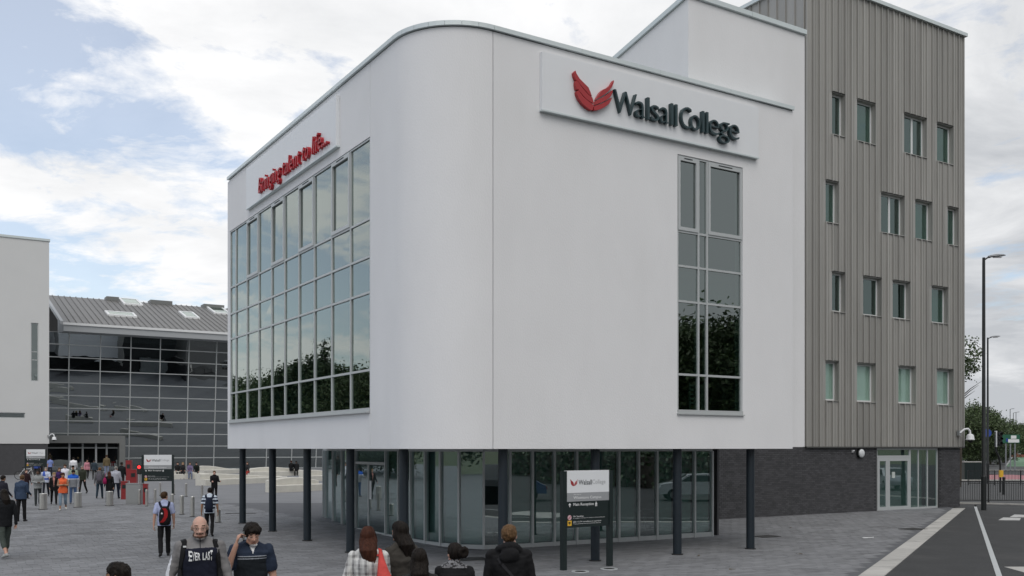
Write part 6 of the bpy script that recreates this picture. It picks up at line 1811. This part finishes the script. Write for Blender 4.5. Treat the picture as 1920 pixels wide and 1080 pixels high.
mb.rings(rs).build('bag', cloth((.26, .012, .075)), t, sm=60); MB().tube([(-.22, -.12, 1.17), (-.19, -.1, 1.35), (-.14, -.02, 1.42)], .012, 6).build('strap', cloth((.26, .012, .075)), t)
pm(217, 874, 935, 'man in a pale grey sweater and dark jeans walking to the entrance', 176, top=(.36, .37, .42), bottom=(.012, .018, .035), hair='crop', hc='grey', sk='p', legs=WALK, arms=((2, 10, 20), (-4, 10, 20)), bulk=1.18)
pm(228, 867, 918, 'man in a black jacket beside the red posts', 170, top=(.010, .012, .013), bottom=(.02, .014, .014), hair='short', hc='dark', sk='l', legs=STAND, bulk=1.15)
# farther people by the entrance: little but the colour of their clothes shows
pm(137.5, 858, 896, 'person in a big white coat near the entrance doors', 180, top=(.74, .74, .76), bottom=(.03, .03, .03), hair='short', hc='dark', sk='t', legs=STAND, bulk=1.5, hem=.72, vox=.02)
pm(94, 858, 893, 'person in a light blue shirt near the far left sign', 180, top=(.20, .26, .52), bottom=(.02, .02, .03), hair='short', hc='dark', sk='l', sleeve='short', legs=STAND, vox=.02)
pm(76, 857, 896, 'person in dark clothes beside the light blue shirt', 160, top=(.02, .02, .02), bottom=(.02, .02, .02), hair='short', hc='dark', sk='t', legs=STAND, vox=.02, bulk=1.2)
pm(68, 859, 897, 'person in a blue jacket behind the dark clothed one, under the far sign', 150, top=(.05, .09, .32), bottom=(.02, .02, .02), hair='short', hc='brown', sk='l', legs=STAND, vox=.02)
pm(163, 861, 899, 'person in a pink and white top by the doors', 0, female=True, top=(.50, .22, .26), bottom=(.015, .015, .015), hair='bob', hc='dark', sk='l', legs=WALK, vox=.02)
pm(177, 862, 900, 'person in dark blue grey clothes entering the doors', 180, top=(.035, .05, .065), bottom=(.02, .02, .02), hair='short', hc='dark', sk='l', legs=WALK, vox=.02)
pm(200, 853, 894, 'tall person in a tan jacket in front of the entrance', 180, top=(.13, .10, .055), bottom=(.20, .23, .32), hair='short', hc='brown', sk='p', legs=STAND, vox=.02)
# seated people
def sit(u, v, z, label, heading, **kw):
    p = ground(u, v)
    return person(label, p.x, p.y, 1.70, heading, z=p.z, seat=z, legs=(82, 84, 78, 80), vox=kw.pop('vox', .018), grp='people sitting on the stone benches', **kw)
AR = ((30, 6, 40), (34, 6, 36))
sit(333, 898, .45, 'leftmost of the seated group, in black', 10, top=(.015, .015, .016), bottom=(.015, .015, .016), hair='short', hc='dark', sk='l', arms=AR)
sit(343, 898, .45, 'seated person in black with blond hair, second from left', -5, top=(.02, .02, .022), bottom=(.02, .02, .024), hair='bob', hc='blond', sk='l', arms=AR, female=True)
sit(356, 898, .45, 'seated person in pale purple with light jeans, third from left', 5, top=(.16, .13, .22), bottom=(.16, .19, .27), hair='long', hc='brown', sk='l', arms=AR, female=True)
sit(369, 897, .45, 'rightmost of the seated group, in a dark jacket with white shoes', -8, top=(.012, .016, .014), bottom=(.03, .03, .034), shoes=(.6, .6, .6), hair='short', hc='dark', sk='l', arms=AR, lean=14)
sit(464, 897, .45, 'person in a red skirt seated behind the first column', -20, female=True, top=(.03, .03, .032), bottom=(.36, .05, .04), hair='long', hc='brown', sk='l', arms=AR)
sit(546, 892, .45, 'left one of the pair in black seated on the far bench', 170, top=(.008, .008, .009), bottom=(.01, .01, .01), hair='short', hc='auburn', sk='l', arms=AR)
sit(556, 892, .45, 'right one of the pair in black seated on the far bench', 185, top=(.008, .008, .009), bottom=(.01, .01, .01), hair='short', hc='dark', sk='l', arms=AR, lean=20)
bpy.data.scenes.remove(tmp_scene)
